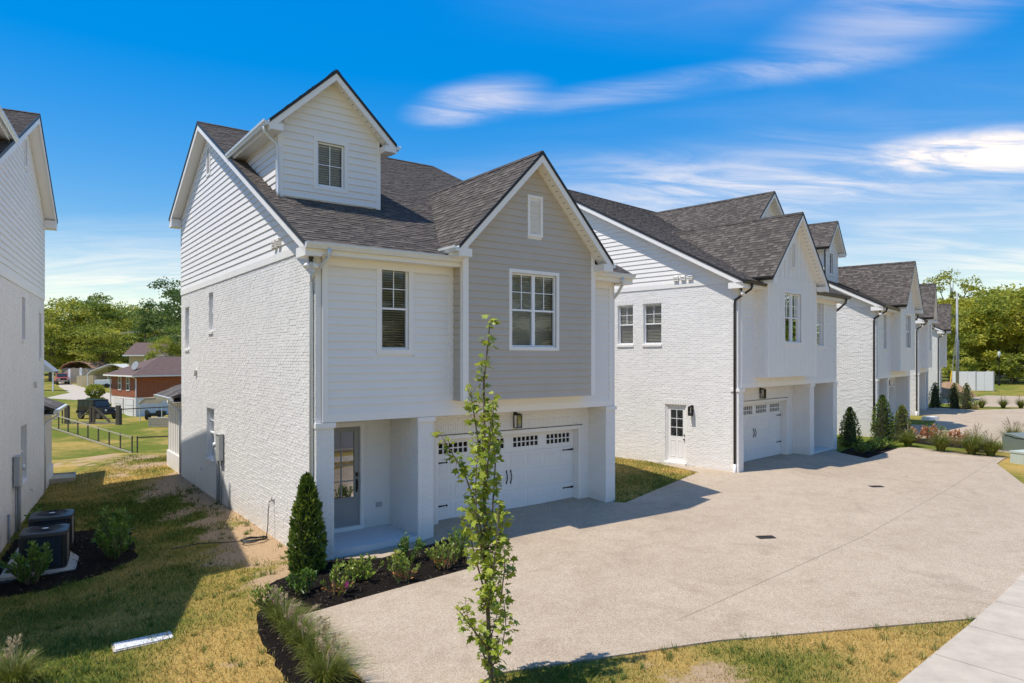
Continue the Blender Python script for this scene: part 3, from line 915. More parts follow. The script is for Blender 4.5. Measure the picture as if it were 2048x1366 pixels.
    def lantern(h, pl, s, z0, z1, w=0.17):
        r = empty('wall_lantern', parent=h.root); fr = MB(); g_ = MB()
        pl.box(fr, s - .055, s + .055, 0, .02, z1 - .18, z1 + .03)
        pl.box(fr, s - .02, s + .02, .02, .12, z1 - .03, z1 + .01)
        c = .12
        pl.box(fr, s - w / 2, s + w / 2, c - w / 2, c + w / 2, z1 - .045, z1 - .02)
        pl.box(fr, s - w / 2 + .02, s + w / 2 - .02, c - w / 2 + .02, c + w / 2 - .02, z1 - .02, z1 + .0)
        pl.box(fr, s - w / 2, s + w / 2, c - w / 2, c + w / 2, z0, z0 + .018)
        for sx in (-1, 1):
            for sy in (-1, 1):
                a = s + sx * (w / 2 - .008); b = c + sy * (w / 2 - .008)
                pl.box(fr, a - .008, a + .008, b - .008, b + .008, z0 + .018, z1 - .045)
        pl.box(fr, s - .012, s + .012, c - .012, c + .012, z0 + .018, z0 + .10)
        for q in [(s - w / 2 + .012, s - w / 2 + .014, c - w / 2 + .016, c + w / 2 - .016), (s + w / 2 - .014, s + w / 2 - .012, c - w / 2 + .016, c + w / 2 - .016), (s - w / 2 + .016, s + w / 2 - .016, c + w / 2 - .014, c + w / 2 - .012)]:
            pl.box(g_, q[0], q[1], q[2], q[3], z0 + .02, z1 - .047)
        h.put(fr, 'lantern_frame', M['black'], r); h.put(g_, 'lantern_glass', M['lamp_glass'], r)
    def gable_vent(h, pl, s0, s1, z0, z1, mat=None):
        r = empty('gable_vent', parent=h.root); fr = MB()
        f = .075
        for q in [(s0, s0 + f, z0, z1), (s1 - f, s1, z0, z1), (s0 + f, s1 - f, z0, z0 + f), (s0 + f, s1 - f, z1 - f, z1)]:
            pl.box(fr, q[0], q[1], -.02, .04, q[2], q[3])
        h.put(fr, 'frame', M['trim'], r)
        bk = MB(); pl.box(bk, s0 + f, s1 - f, -.04, .003, z0 + f, z1 - f); h.put(bk, 'backing', M['soffit'], r)
        z = z0 + f + .01
        while z < z1 - f - .04:
            mb = MB(); o = Vector(pl.pt(s0 + f, .004, z + .03))
            mb.para(o, pl.su() * (s1 - s0 - 2 * f), pl.nu() * .03 - Vector((0, 0, .026)), Vector((0, 0, .01)))
            h.put(mb, 'slat', M['trim'], r); z += .06
    def louver_vents(h, pl, s, z, n=2):
        for k in range(n):
            mb = MB(); c = s + k * .30
            pl.box(mb, c - .09, c + .09, 0, .035, z - .09, z + .11)
            for j in range(3):
                o = Vector(pl.pt(c - .085, .035, z - .06 + j * .06 + .03))
                mb.para(o, pl.su() * .17, pl.nu() * .06 - Vector((0, 0, .045)), Vector((0, 0, .008)))
            pl.box(mb, c - .095, c - .085, .03, .10, z - .09, z + .10); pl.box(mb, c + .085, c + .095, .03, .10, z - .09, z + .10)
            h.put(mb, 'dryer_vent', M['trim'])

def build_house(idx, label, o):
    h = HouseBuilder(idx, label, o)
    R = h.root
    GUT = M[o.get('gutter', 'gut_dark')]
    baym = M[o.get('bay', 'siding')]
    real = o.get('real', True)
    LS = LEFT(0.0); RS = RIGHT(W)
    PL_L, PL_M, PL_R = (0.0, .39), (2.40, 2.80), (8.35, 8.71)
    gy_, py_ = 0.70, 1.43
    SB = 6.62                                   # top of the brick
    # ---- openings of the side wall seen from the drive
    side = o.get('side', 'windows')
    seen_left = not h.mir                        # template left is on the picture's left unless mirrored
    def mirror_side(q): return q
    WL = []     # template-left wall holes (s=y)
    WR = []     # template-right wall holes
    if o.get('left_windows', True):
        WL = [(12.28, 12.91, 4.66, 6.13), (8.80, 9.34, 5.18, 6.38), (8.66, 9.62, 1.16, 2.74)]
    if o.get('right_windows'):
        WR = [(4.42, 5.16, 4.56, 6.10), (3.12, 3.94, 4.56, 6.10), (2.06, 2.94, .16, 2.30)]
    # ---- ground floor and side brick walls
    bw = MB()
    zb = -.55
    h.wall(bw, LS, 0.22, D, zb, SB, WL)
    h.wall(bw, RS, 0.22, D, zb, SB, WR)
    FRONT(D).box(bw, 0.16, W - .16, 0, .16, zb, BACK_Z - .25)       # rear wall (inside its plane)
    # pillars
    for a, b, y1 in ((*PL_L, .22), (*PL_R, .22), (*PL_M, py_)):
        pm_ = MB(); pm_.box(a, b, 0.0, y1, zb, 2.97); h.put(pm_, 'pillar', M['brick'])
    bw.box(PL_R[0], W - .16, .22, gy_, zb, 2.97)
    bw.box(.16, PL_L[1], .22, py_, zb, 2.97)
    # brick ends either side above the pillars, flush with the side walls
    LS.box(bw, .02, .22, -.12, 0, 2.97, SB); RS.box(bw, .02, .22, -.12, 0, 2.97, SB)
    # garage front
    GO = (3.30, 8.04, .05, 2.41)
    h.wall(bw, FRONT(gy_), PL_M[1], PL_R[0], zb, 2.97, [GO], t=.25)
    # porch back wall
    DO = (.62, 1.72, .22, 2.80)
    h.wall(bw, FRONT(py_), PL_L[1], PL_M[0], zb, 2.97, [DO], t=.2)
    wallo = h.put(bw, 'brick_wall', M['brick'])
    if real or o.get('far_brick'):
        far = o.get('brick_depth', D)
        if o.get('brick_left', True):
            hl = [(q[0], q[1], q[2], q[3] + .2) for q in WL]
            h.brickface(LS, .02, far, -.02, SB, hl)
            for q in WL: h.soldier(LS, q[0] - .05, q[1] + .05, q[3], q[3] + .2)
        if o.get('brick_right', False):
            hr = [(q[0], q[1], q[2], q[3] + .2) for q in WR]
            h.brickface(RS, .02, far, -.02, SB, hr)
            for q in WR: h.soldier(RS, q[0] - .05, q[1] + .05, q[3], q[3] + .2)
        F0 = FRONT(0.0)
        for a, b in (PL_L, PL_M, PL_R):
            h.brickface(F0, a, b, -.02, 2.84)
        h.brickface(RIGHT(PL_M[1]), 0, gy_, -.02, 2.95)
        h.brickface(LEFT(PL_M[0]), 0, py_, .25, 2.95)
        h.brickface(LEFT(PL_R[0]), 0, gy_, -.02, 2.95)
        h.brickface(RIGHT(PL_L[1]), 0, py_, .25, 2.95)
        h.brickface(FRONT(gy_), PL_M[1], PL_R[0], -.02, 2.97, [(GO[0] - .03, GO[1] + .03, -1, 2.70)])
        h.soldier(FRONT(gy_), GO[0] - .02, GO[1] + .02, 2.45, 2.68, .012)
        h.brickface(FRONT(py_), PL_L[1], PL_M[0], .25, 2.97, [(DO[0], DO[1], 0, 2.8)])
    # steel lintel line above the garage opening
    mb = MB(); FRONT(gy_).box(mb, GO[0] - .05, GO[1] + .05, -.05, .02, 2.412, 2.43); h.put(mb, 'lintel', M['gut_dark'] if not h.mir or True else M['trim'])
    # pillar caps
    for a, b in (PL_L, PL_M, PL_R):
        mb = MB(); a2, b2 = a - .03, b + .03
        if a == PL_L[0]: a2 = a - .02
        mb.box(a2, b2, -.045, .3, 2.86, 2.968); h.put(mb, 'pillar_cap', M['trim'])
    # ---- soffit over the recesses and upper floor body
    mb = MB(); mb.box(.17, W - .17, .02, py_ + .1, 2.972, 3.02); h.put(mb, 'porch_ceiling', M['soffit'])
    # ---- upper front wall
    F = FRONT(0.0)
    BX0, BX1, BY, BZ0 = 3.34, 7.47, -.45, 3.33
    win1 = (1.47, 2.15, 4.52, 6.34)
    holes = [(win1[0], win1[1], win1[2], win1[3])]
    sw_ = MB(); h.wall(sw_, F, .13, W - .13, 2.975, 6.46, holes, t=.14)
    HB = holes
    # bay box
    BP = FRONT(BY)
    bwin = (4.72, 6.14, 4.60, 6.42)
    vent = (5.20, 5.68, 7.35, 8.38)
    ax = (BX0 + BX1) / 2; az = 9.40; bs = 1.05
    h.wall(sw_, BP, BX0, BX1, BZ0, 6.95, [bwin], t=.12)
    # gable backing of the bay
    prof = [(BX0, BY, 6.95), (BX1, BY, 6.95), (BX1, BY, az - .22 - bs * (BX1 - ax)), (ax, BY, az - .22), (BX0, BY, az - .22 - bs * (ax - BX0))]
    sw_.prism(prof, (0, .12, 0))
    LEFT(BX0).box(sw_, BY + .121, -.001, -.1, 0, BZ0, 6.95); RIGHT(BX1).box(sw_, BY + .121, -.001, -.1, 0, BZ0, 6.95)
    sw_.box(BX0 + .002, BX1 - .002, BY + .002, -.002, BZ0 + .001, BZ0 + .05)
    wallm = h.put(sw_, 'siding_wall', M['siding'])
    joined = None if real else MB()
    cs = .115
    # corner boards and trim
    for s0_, s1_, d_, z0_, z1_ in [(.125, .25, .035, 2.98, 6.46), (W - .25, W - .125, .035, 2.98, 6.46), (BX0 - .13, BX0, .033, BZ0, 6.46), (BX1, BX1 + .13, .033, BZ0, 6.46),
                                   (.25, W - .25, .034, 2.976, 3.14), (.25, BX0 - .13, .034, 6.28, 6.46), (BX1 + .13, W - .25, .034, 6.28, 6.46)]:
        tr = MB(); F.box(tr, s0_, s1_, 0, d_, z0_, z1_); h.put(tr, 'trim_board', M['trim'])
    whole = [(win1[0] - cs, win1[1] + cs, win1[2] - cs, win1[3] + cs)]
    h.boards(F, .25, BX0 - .13, 3.14, 6.28, M['siding'], wallm, whole, joined=joined)
    h.boards(F, BX1 + .13, W - .25, 3.14, 6.28, M['siding'], wallm, joined=joined)
    h.boards(F, BX0 - .13, BX1 + .13, 3.14, BZ0 - .004, M['siding'], wallm, joined=joined)
    # bay boards
    blim = lambda z: (ax - max(0, (az - .24 - z) / bs), ax + max(0, (az - .24 - z) / bs))
    bh = [(bwin[0] - .085, bwin[1] + .085, bwin[2] - .085, bwin[3] + .085), (vent[0], vent[1], vent[2], vent[3])]
    bstyle = o.get('bay_style', 'lap')
    jb = None if real else MB()
    if bstyle == 'lap':
        h.boards(BP, BX0 + .125, BX1 - .125, BZ0, az - .26, baym, wallm, bh, blim, joined=jb)
    else:
        pm = MB(); BP.box(pm, BX0 + .125, BX1 - .125, .001, .012, BZ0, bwin[2] - .085)
        BP.box(pm, BX0 + .125, bwin[0] - .085, .001, .012, bwin[2] - .085, bwin[3] + .085); BP.box(pm, bwin[1] + .085, BX1 - .125, .001, .012, bwin[2] - .085, bwin[3] + .085)
        BP.box(pm, BX0 + .125, BX1 - .125, .001, .012, bwin[3] + .085, 6.94); h.put(pm, 'panel', baym, wallm)
        h.battens(BP, BX0 + .3, BX1 - .3, BZ0, lambda s: az - .24 - bs * abs(s - ax), baym, wallm, .36, bh)
    tb = MB()
    BP.box(tb, BX0 - .0, BX0 + .125, 0, .026, BZ0, az - .24 - bs * (ax - BX0))
    LEFT(BX0).box(tb, BY - .026, BY + .10, 0, .026, BZ0, 6.85)
    h.put(tb, 'corner_board', M['trim']); tb = MB()
    BP.box(tb, BX1 - .125, BX1, 0, .026, BZ0, az - .24 - bs * (BX1 - ax)); RIGHT(BX1).box(tb, BY - .026, BY + .10, 0, .026, BZ0, 6.85)
    h.put(tb, 'corner_board', M['trim'])
    h.boards(LEFT(BX0), BY + .10, -.03, BZ0, 6.85, baym, wallm, joined=jb)
    h.boards(RIGHT(BX1), BY + .10, -.03, BZ0, 6.85, baym, wallm, joined=jb)
    if jb is not None and jb.f: h.put(jb, 'siding_boards', baym, wallm)['kind'] = 'stuff'
    h.window(BP, *bwin, units=2, recess=.05, casing=.085, tilt=.35)
    h.window(F, *win1, units=1, recess=.05, casing=cs, tilt=.35)
    h.gable_vent(BP, *vent)
    # ---- side gables above the brick
    gbw = MB()
    for pl in (LS, RS):
        s_ = [(0.0, SB + .002), (D, SB + .002), (D, roof_z(D) - .26), (RIDGE_Y, RIDGE_Z - .26), (0.0, roof_z(0) - .26)]
        prof = [pl.pt(a, -.003, b) for a, b in s_]
        gbw.prism(prof, tuple(pl.nu() * -.13))
    gwall = h.put(gbw, 'gable_wall', M['siding'])
    glim = lambda z: ((max(0.0, (z + .26 - EAVE_Z) / SL + EAVE_Y)), min(D, RIDGE_Y + (RIDGE_Z - .26 - z) / BSL))
    for pl, on in ((LS, o.get('gable_left', True)), (RS, o.get('gable_right', False))):
        if not on: continue
        jj = None if real else MB()
        gv_ = (9.05, 9.55, 10.1, 11.05)
        h.boards(pl, 0, D, SB + .16, RIDGE_Z - .3, M['siding'], gwall, [gv_], glim, joined=jj)
        mb = MB(); pl.box(mb, 0.0, D, 0, .03, SB + .003, SB + .16); pl.box(mb, D - .1, D + .02, .0, .024, SB + .16, roof_z(D) - .26)
        h.put(mb, 'skirt_board', M['siding'])
        h.gable_vent(pl, *gv_)
        if jj is not None and jj.f: h.put(jj, 'siding_boards', M['siding'], gwall)['kind'] = 'stuff'
    for q in WL:
        w = h.window(LS, q[0], q[1], q[2], q[3], 1, .10, (2, 2), tilt=.3); h.sill_lintel(LS, q[0], q[1], q[2], q[3], w)
    for q in WR[:2]:
        w = h.window(RS, q[0], q[1], q[2], q[3], 1, .10, (2, 2), tilt=.35); h.sill_lintel(RS, q[0], q[1], q[2], q[3], w)
    # ---- roofs
    rm = MB()
    vl = 9.65 * math.hypot(1, SL)
    re_, bk_ = o.get('ridge_end', (8.2, 5.0))
    mainpoly = [(0, 0), (9.4, 0), (9.4, (bk_ - EAVE_Y) * math.hypot(1, SL)), (re_ + .35, vl), (0, vl)]
    h.slope(rm, (-.35, EAVE_Y, EAVE_Z), (1, 0, 0), (0, 1, SL), mainpoly, real)
    bl_ = math.hypot(BACK_Y - RIDGE_Y, RIDGE_Z - BACK_Z)
    h.slope(rm, (-.35, BACK_Y, BACK_Z), (1, 0, 0), (0, -1, BSL), [(0, 0), (re_ + .35, 0), (re_ + .35, bl_), (0, bl_)], None)
    if re_ < 8.9:   # the cut-back end of the upper roof is closed by a gable wall
        c = MB(); c.prism([(re_ - .3, RIDGE_Y, RIDGE_Z - .2), (8.98, bk_, roof_z(bk_) - .2), (8.98, bk_, SB), (re_ - .3, RIDGE_Y, SB)], (-.1, 0, 0)); h.put(c, 'gable_wall', M['siding'])
    # bay roof
    bhw, bez, bfy = 2.41, az - bs * 2.41, BY - .37
    bn = math.hypot(1, bs)
    def meet(z): return (z - EAVE_Z) / SL + EAVE_Y
    for sx in (-1, 1):
        h.slope(rm, (ax + sx * bhw, bfy, bez), (0, 1, 0), (-sx, 0, bs), [(0, 0), (meet(bez) + .15 - bfy, 0), (meet(az) + .15 - bfy, bhw * bn), (0, bhw * bn)], real)
    # dormer roof
    dx_, dzr, ds, dhw, dy0 = 1.325, 11.38, .945, 1.62, 2.15
    dez = dzr - ds * dhw; dn = math.hypot(1, ds)
    for sx in (-1, 1):
        h.slope(rm, (dx_ + sx * dhw, dy0, dez), (0, 1, 0), (-sx, 0, ds), [(0, 0), (meet(dez) + .15 - dy0, 0), (meet(dzr) + .15 - dy0, dhw * dn), (0, dhw * dn)], real)
    roof = h.put(rm, 'roof', M['shingle'])
    # ridge caps: folded pieces laid over each ridge
    def ridge(p, q, s1, s2, step=.16):
        p = Vector(p); q = Vector(q); e = (q - p).normalized(); n = int((q - p).length / step); mb = MB()
        for k in range(n):
            o0 = p + e * (k * step)
            for sd in (s1, s2):
                sd_ = Vector(sd).normalized()
                up = e.cross(sd_); up = up if up.z > 0 else -up
                mb.para(o0 + up * (.014), e * (step + .01), sd_ * .14, up * .012, random.random() * .5)
        h.put(mb, 'ridge_cap', M['shingle'], roof)
    ridge((-.36, RIDGE_Y, RIDGE_Z + .005), (re_, RIDGE_Y, RIDGE_Z + .005), (0, -1, -SL), (0, 1, -BSL))
    ridge((ax, bfy, az + .005), (ax, meet(az), az + .005), (1, 0, -bs), (-1, 0, -bs))
    ridge((dx_, dy0, dzr + .005), (dx_, meet(dzr), dzr + .005), (1, 0, -ds), (-1, 0, -ds))
    # ---- rakes, fascias, soffits
    fa = MB(); dr_ = MB(); sf = MB()
    def rake(p, q, side_v, w_in, hgt=.20):
        # board hung under the roof edge from p to q, soffit running inwards along side_v
        p = Vector(p); q = Vector(q); sv = Vector(side_v)
        fa.para(p - Vector((0, 0, .05)), q - p, sv * .03, Vector((0, 0, -hgt)))
        dr_.para(p - sv * .02 + Vector((0, 0, .012)), q - p, sv * .02, Vector((0, 0, -.09)))
        sf.para(p + sv * .03 - Vector((0, 0, .05 + hgt - .03)), q - p, sv * (w_in - .03), Vector((0, 0, .02)))
    rake((-.35, EAVE_Y, EAVE_Z), (-.35, RIDGE_Y, RIDGE_Z), (1, 0, 0), .352)
    rake((-.35, BACK_Y, BACK_Z), (-.35, RIDGE_Y, RIDGE_Z), (1, 0, 0), .352)
    rake((9.05, EAVE_Y, EAVE_Z), (9.05, bk_, roof_z(bk_)), (-1, 0, 0), .352)
    rake((9.05, bk_, roof_z(bk_)), (re_, RIDGE_Y, RIDGE_Z), (-1, 0, 0), .352)
    for sx in (-1, 1):
        rake((ax + sx * bhw, bfy, bez), (ax, bfy, az), (0, 1, 0), .372, .22)
        rake((dx_ + sx * dhw, dy0, dez), (dx_, dy0, dzr), (0, 1, 0), .352, .20)
    # eave fascia and soffit of the front
    fa.box(-.32, BX0, EAVE_Y, EAVE_Y + .03, 6.445, 6.64); fa.box(BX1, 9.02, EAVE_Y, EAVE_Y + .03, 6.445, 6.64)
    sf.box(-.32, BX0 - .002, EAVE_Y + .03, -.002, 6.447, 6.465); sf.box(BX1 + .002, 9.02, EAVE_Y + .03, -.002, 6.447, 6.465)
    # boxed returns at the rake feet
    fa.box(-.35, -.002, EAVE_Y - .002, .20, 6.40, 6.60); fa.box(W + .002, 9.05, EAVE_Y - .002, .20, 6.40, 6.60)
    fa.box(-.35, -.002, D - .1, BACK_Y, BACK_Z - .33, BACK_Z - .06)
    for sx in (-1, 1):
        x0 = ax + sx * bhw; xw = ax + sx * (BX1 - ax)
        fa.box(min(x0, xw) + .002, max(x0, xw) - .002, bfy - .002, BY - .03, bez - .24, bez - .06)
        fa.box(min(x0, x0 - sx * .03), max(x0, x0 - sx * .03), BY - .03, meet(bez), bez - .22, bez - .05)
        sf.box(min(x0 - sx * .03, xw + sx * .03), max(x0 - sx * .03, xw + sx * .03), BY - .03, .25, bez - .215, bez - .20)
        x0 = dx_ + sx * dhw; xw = dx_ + sx * 1.297
        fa.box(min(x0, xw) + .002, max(x0, xw) - .002, dy0 - .002, 2.47, dez - .22, dez - .06)
        fa.box(min(x0, x0 - sx * .03), max(x0, x0 - sx * .03), 2.47, meet(dez), dez - .20, dez - .05)
        sf.box(min(x0 - sx * .03, xw), max(x0 - sx * .03, xw), 2.47, meet(dez) + .1, dez - .195, dez - .18)
    h.put(fa, 'fascia', M['trim']); h.put(dr_, 'drip_edge', M['drip']); sfo = h.put(sf, 'soffit', M['soffit'])
    # rows of soffit perforations
    if real:
        pf = MB()
        for cx, hwd, ez, sl_, y0, hg in ((ax, bhw, bez, bs, bfy, .22), (dx_, dhw, dez, ds, dy0, .20)):
            n_ = int(hwd * math.hypot(1, sl_) / .17)
            for k in range(2, n_ - 1):
                t = k / n_
                for sx in (-1, 1):
                    x = cx + sx * hwd * (1 - t); z = ez + sl_ * hwd * t - (.022 + hg)
                    pf.para((x, y0 + .12, z), (-sx * .012, 0, .012 * sl_), (0, .10, 0), (0, 0, -.003))
        h.put(pf, 'soffit_vent', M['pipe'])
    # ---- gutters and downspouts
    h.gutter((-.36, EAVE_Y, 6.545), (BX0 + .03, EAVE_Y, 6.545), (0, -1, 0), GUT)
    h.gutter((BX1 - .03, EAVE_Y, 6.545), (9.06, EAVE_Y, 6.545), (0, -1, 0), GUT)
    for sx in (-1, 1):
        h.gutter((ax + sx * bhw, bfy - .01, bez - .14), (ax + sx * bhw, meet(bez) - .1, bez - .14), (sx, 0, 0), GUT)
        h.gutter((dx_ + sx * dhw, dy0 - .01, dez - .14), (dx_ + sx * dhw, meet(dez) - .05, dez - .14), (sx, 0, 0), GUT)
    def spout(pts, r=.042):
        mb = MB(); mb.tube(pts, r, 10)
        # straps
        h.put(mb, 'downspout', GUT, smooth=True)
    spout([(.12, -.43, 6.56), (.12, -.43, 6.45), (.10, -.41, 6.38), (-.03, -.06, 6.12), (-.052, .10, 6.02), (-.052, .12, 5.9), (-.052, .12, .35)])
    spout([(W - .12, -.43, 6.56), (W - .12, -.43, 6.45), (W - .10, -.41, 6.38), (W + .03, -.06, 6.12), (W + .052, .10, 6.02), (W + .052, .12, 5.9), (W + .052, .12, .35)])
    mb = MB()
    for xx in (-.052, W + .052): mb.tube([(xx, .12, .36), (xx, .12, -.2)], .05, 10)
    h.put(mb, 'drain_boot', M['trim'], smooth=True)
    x0 = dx_ - dhw - .06
    spout([(x0, 2.35, dez - .10), (x0, 2.35, dez - .22), (x0 + .03, 2.37, dez - .28), (-.06, 2.42, dez - .47), (-.03, 2.44, dez - .56), (-.03, 2.44, roof_z(2.44) + .12), (-.03, 2.34, roof_z(2.4) + .05)], .036)
    # flood lights under the eave corner
    for xx in ((-.17,) if not h.mir else (W + .17,)):
        fl = empty('flood_light', parent=R); mb = MB(); mb.tube([(xx, -.18, 6.40), (xx, -.18, 6.34)], .05, 12); mb.tube([(xx, -.18, 6.34), (xx - .09, -.2, 6.24)], .02, 8); mb.tube([(xx, -.18, 6.34), (xx + .05, -.24, 6.24)], .02, 8); h.put(mb, 'mount', M['gut_dark'], fl)
        mb = MB(); mb.tube([(xx - .06, -.2, 6.29), (xx - .10, -.21, 6.22), (xx - .13, -.22, 6.17)], [.02, .05, .06], 12); mb.tube([(xx + .03, -.22, 6.29), (xx + .06, -.25, 6.22), (xx + .08, -.28, 6.17)], [.02, .05, .06], 12); h.put(mb, 'lamp_head', M['trim'], fl, True)
    # ---- dormer walls
    dm = MB(); DP = FRONT(2.5); dw0, dw1 = dx_ - 1.297, dx_ + 1.297
    dwin = (.96, 1.66, 8.57, 9.66)
    h.wall(dm, DP, dw0, dw1, 8.0, 9.67, [dwin], t=.1)
    dm.prism([(dw0, 2.5, 9.67), (dw1, 2.5, 9.67), (dw1, 2.5, dzr - .2 - ds * 1.297), (dx_, 2.5, dzr - .2), (dw0, 2.5, dzr - .2 - ds * 1.297)], (0, .1, 0))
    for xx, sgn in ((dw0, 1), (dw1, -1)):
        dm.prism([(xx, 2.6, roof_z(2.6) - .1), (xx, 5.6, roof_z(5.6) - .1), (xx, 5.6, 9.68), (xx, 2.6, 9.68)], (sgn * .1, 0, 0))
    dwall = h.put(dm, 'dormer_wall', M['siding'])
    dlim = lambda z: (dx_ - max(0, (dzr - .22 - z) / ds), dx_ + max(0, (dzr - .22 - z) / ds))
    dh = [(dwin[0] - .10, dwin[1] + .10, dwin[2] - .10, dwin[3] + .10)]
    jd = None if real else MB()
    zb0 = roof_z(2.5) + .03
    if o.get('dormer_style', 'lap') == 'lap':
        h.boards(DP, dw0 + .09, dw1 - .09, zb0, dzr - .24, M['siding'], dwall, dh, dlim, joined=jd)
        for pl, nm in ((LEFT(dw0), 0), (RIGHT(dw1), 1)):
            h.boards(pl, 2.5, 5.6, zb0, 9.66, M['siding'], dwall, (), lambda z: (2.59, max(2.59, meet(z) - .04)), joined=jd)
    else:
        h.battens(DP, dw0 + .2, dw1 - .2, zb0, lambda s: dzr - .24 - ds * abs(s - dx_), M['siding'], dwall, .36, dh)
        h.battens(LEFT(dw0), 2.75, 4.9, zb0, lambda s: 9.66, M['siding'], dwall, .36)
    if jd is not None and jd.f: h.put(jd, 'siding_boards', M['siding'], dwall)['kind'] = 'stuff'
    mb = MB()
    DP.box(mb, dw0, dw0 + .09, 0, .026, zb0 - .05, dzr - .22 - ds * 1.297)
    LEFT(dw0).box(mb, 2.474, 2.59, 0, .026, zb0 - .05, 9.67); h.put(mb, 'corner_board', M['trim']); mb = MB(); DP.box(mb, dw1 - .09, dw1, 0, .026, zb0 - .05, dzr - .22 - ds * 1.297); RIGHT(dw1).box(mb, 2.474, 2.59, 0, .026, zb0 - .05, 9.67)
    h.put(mb, 'corner_board', M['trim'])
    h.window(DP, *dwin, units=1, recess=.045, casing=.10, tilt=.6, single=True)
    # ---- front door and porch
    mb = MB(); mb.box(PL_L[1] - .01, PL_M[0] + .01, .02, py_ + .05, -.3, o.get('pfloor', .25)); h.put(mb, 'porch_slab', M['porch'])
    fd = empty('front_door', parent=R)
    PP = FRONT(py_ - 0.0)
    d0, d1, dz0, dz1 = .72, 1.62, .34, 2.70
    mb = MB()
    for q in [(.62, .72, .25, 2.80), (1.62, 1.72, .25, 2.80), (.72, 1.62, 2.70, 2.80), (.72, 1.62, .25, .34)]:
        PP.box(mb, q[0], q[1], -.15, .02, q[2], q[3])
    h.put(mb, 'door_frame', M['trim'], fd)
    lf = MB(); e0, e1, ez0, ez1 = d0 + .13, d1 - .13, 1.02, 2.58
    for q in [(d0, e0, dz0, dz1), (e1, d1, dz0, dz1), (e0, e1, ez1, dz1), (e0, e1, dz0, ez0)]:
        PP.box(lf, q[0], q[1], -.10, -.055, q[2], q[3])
    PP.box(lf, e0 + .02, e1 - .02, -.06, -.045, dz0 + .16, ez0 - .14)
    for q in [(e0 - .02, e0, ez0 - .02, ez1 + .02), (e1, e1 + .02, ez0 - .02, ez1 + .02), (e0, e1, ez1, ez1 + .02), (e0, e1, ez0 - .02, ez0)]:
        PP.box(lf, q[0], q[1], -.06, -.042, q[2], q[3])
    xm = (e0 + e1) / 2; PP.box(lf, xm - .014, xm + .014, -.09, -.062, ez0, ez1)
    for k in range(1, 4):
        zz = ez0 + (ez1 - ez0) * k / 4; PP.box(lf, e0, e1, -.0895, -.0625, zz - .014, zz + .014)
    h.put(lf, 'door_leaf', M['door_grey'] if not o.get('white_door') else M['door_white'], fd)
    for c in range(2):
        for k in range(4):
            mb = MB(); xa = e0 if c == 0 else xm; xb = xm if c == 0 else e1
            za_ = ez0 + (ez1 - ez0) * k / 4; zb_ = ez0 + (ez1 - ez0) * (k + 1) / 4
            PP.box(mb, xa, xb, -.08, -.074, za_, zb_); h.put(mb, 'pane', M['door_glass'], fd)
    mb = MB(); hx = d1 - .07
    PP.box(mb, hx - .03, hx + .03, -.06, -.035, 1.50, 1.60); mb.tube([PP.pt(hx, -.055, 1.42), PP.pt(hx, .005, 1.40), PP.pt(hx, .005, 1.22), PP.pt(hx, -.05, 1.16)], .012, 8); PP.box(mb, hx - .022, hx + .022, -.06, -.045, 1.13, 1.45)
    h.put(mb, 'handle', M['black'], fd)
    mb = MB(); PP.box(mb, 2.02, 2.16, .004, .05, .72, .83); PP.box(mb, 2.035, 2.145, .05, .06, .735, .815); h.put(mb, 'outlet_box', M['grey_box'])
    # ---- garage door
    gd = empty('garage_door', parent=R)
    G0, G1, gz0, gz1 = GO[0] + .04, GO[1] - .06, o.get('gfloor', .27), 2.30
    GP = FRONT(gy_ + .25)
    jm = MB(); QP = FRONT(gy_)
    for q in [(GO[0], GO[0] + .05, .05, 2.41), (GO[1] - .07, GO[1], .05, 2.41), (GO[0] + .05, GO[1] - .07, 2.31, 2.41)]:
        QP.box(jm, q[0] + .002, q[1] - .002, -.25, -.01, q[2], q[3] - .003)
    h.put(jm, 'jamb', M['trim'], gd)
    rows = 4; rh = (gz1 - gz0) / rows
    bx = MB(); GP.box(bx, G0, G1, -.06, -.02, gz0, gz1 - rh); h.put(bx, 'backing', M['door_white'], gd)
    wcols = 4; cw = (G1 - G0) / wcols
    for r_ in range(rows):
        zc0 = gz0 + r_ * rh + .004; zc1 = gz0 + (r_ + 1) * rh - .004
        if r_ < 3:
            mb = MB(); GP.box(mb, G0, G1, -.02, -.004, zc0, zc1); h.put(mb, 'section', M['door_white'], gd)
            for k in range(8):
                a = G0 + (G1 - G0) * k / 8 + .06; b = G0 + (G1 - G0) * (k + 1) / 8 - .05
                mb = MB()
                f_ = .022
                for q in [(a, a + f_, zc0 + .07, zc1 - .07), (b - f_, b, zc0 + .07, zc1 - .07), (a + f_, b - f_, zc0 + .07, zc0 + .07 + f_), (a + f_, b - f_, zc1 - .07 - f_, zc1 - .07)]:
                    GP.box(mb, q[0], q[1], -.004, .006, q[2], q[3])
                ng = 5
                for j in range(ng):
                    xa = a + f_ + .012 + (b - a - 2 * f_ - .024) * j / ng; xb = a + f_ + .012 + (b - a - 2 * f_ - .024) * (j + 1) / ng - .007
                    GP.box(mb, xa, xb, -.004, .0035, zc0 + .07 + f_ + .012, zc1 - .07 - f_ - .012)
                h.put(mb, 'panel', M['door_white'], gd)
        else:
            mb = MB()
            lites = []
            for k in range(wcols):
                a = G0 + cw * k + .14; b = G0 + cw * (k + 1) - .14
                lites.append((a, b, zc0 + .11, zc1 - .10))
            h.wall(mb, Plane('x', GP.at + .004, -1), G0, G1, zc0, zc1, lites, t=.05)
            h.put(mb, 'section', M['door_white'], gd)
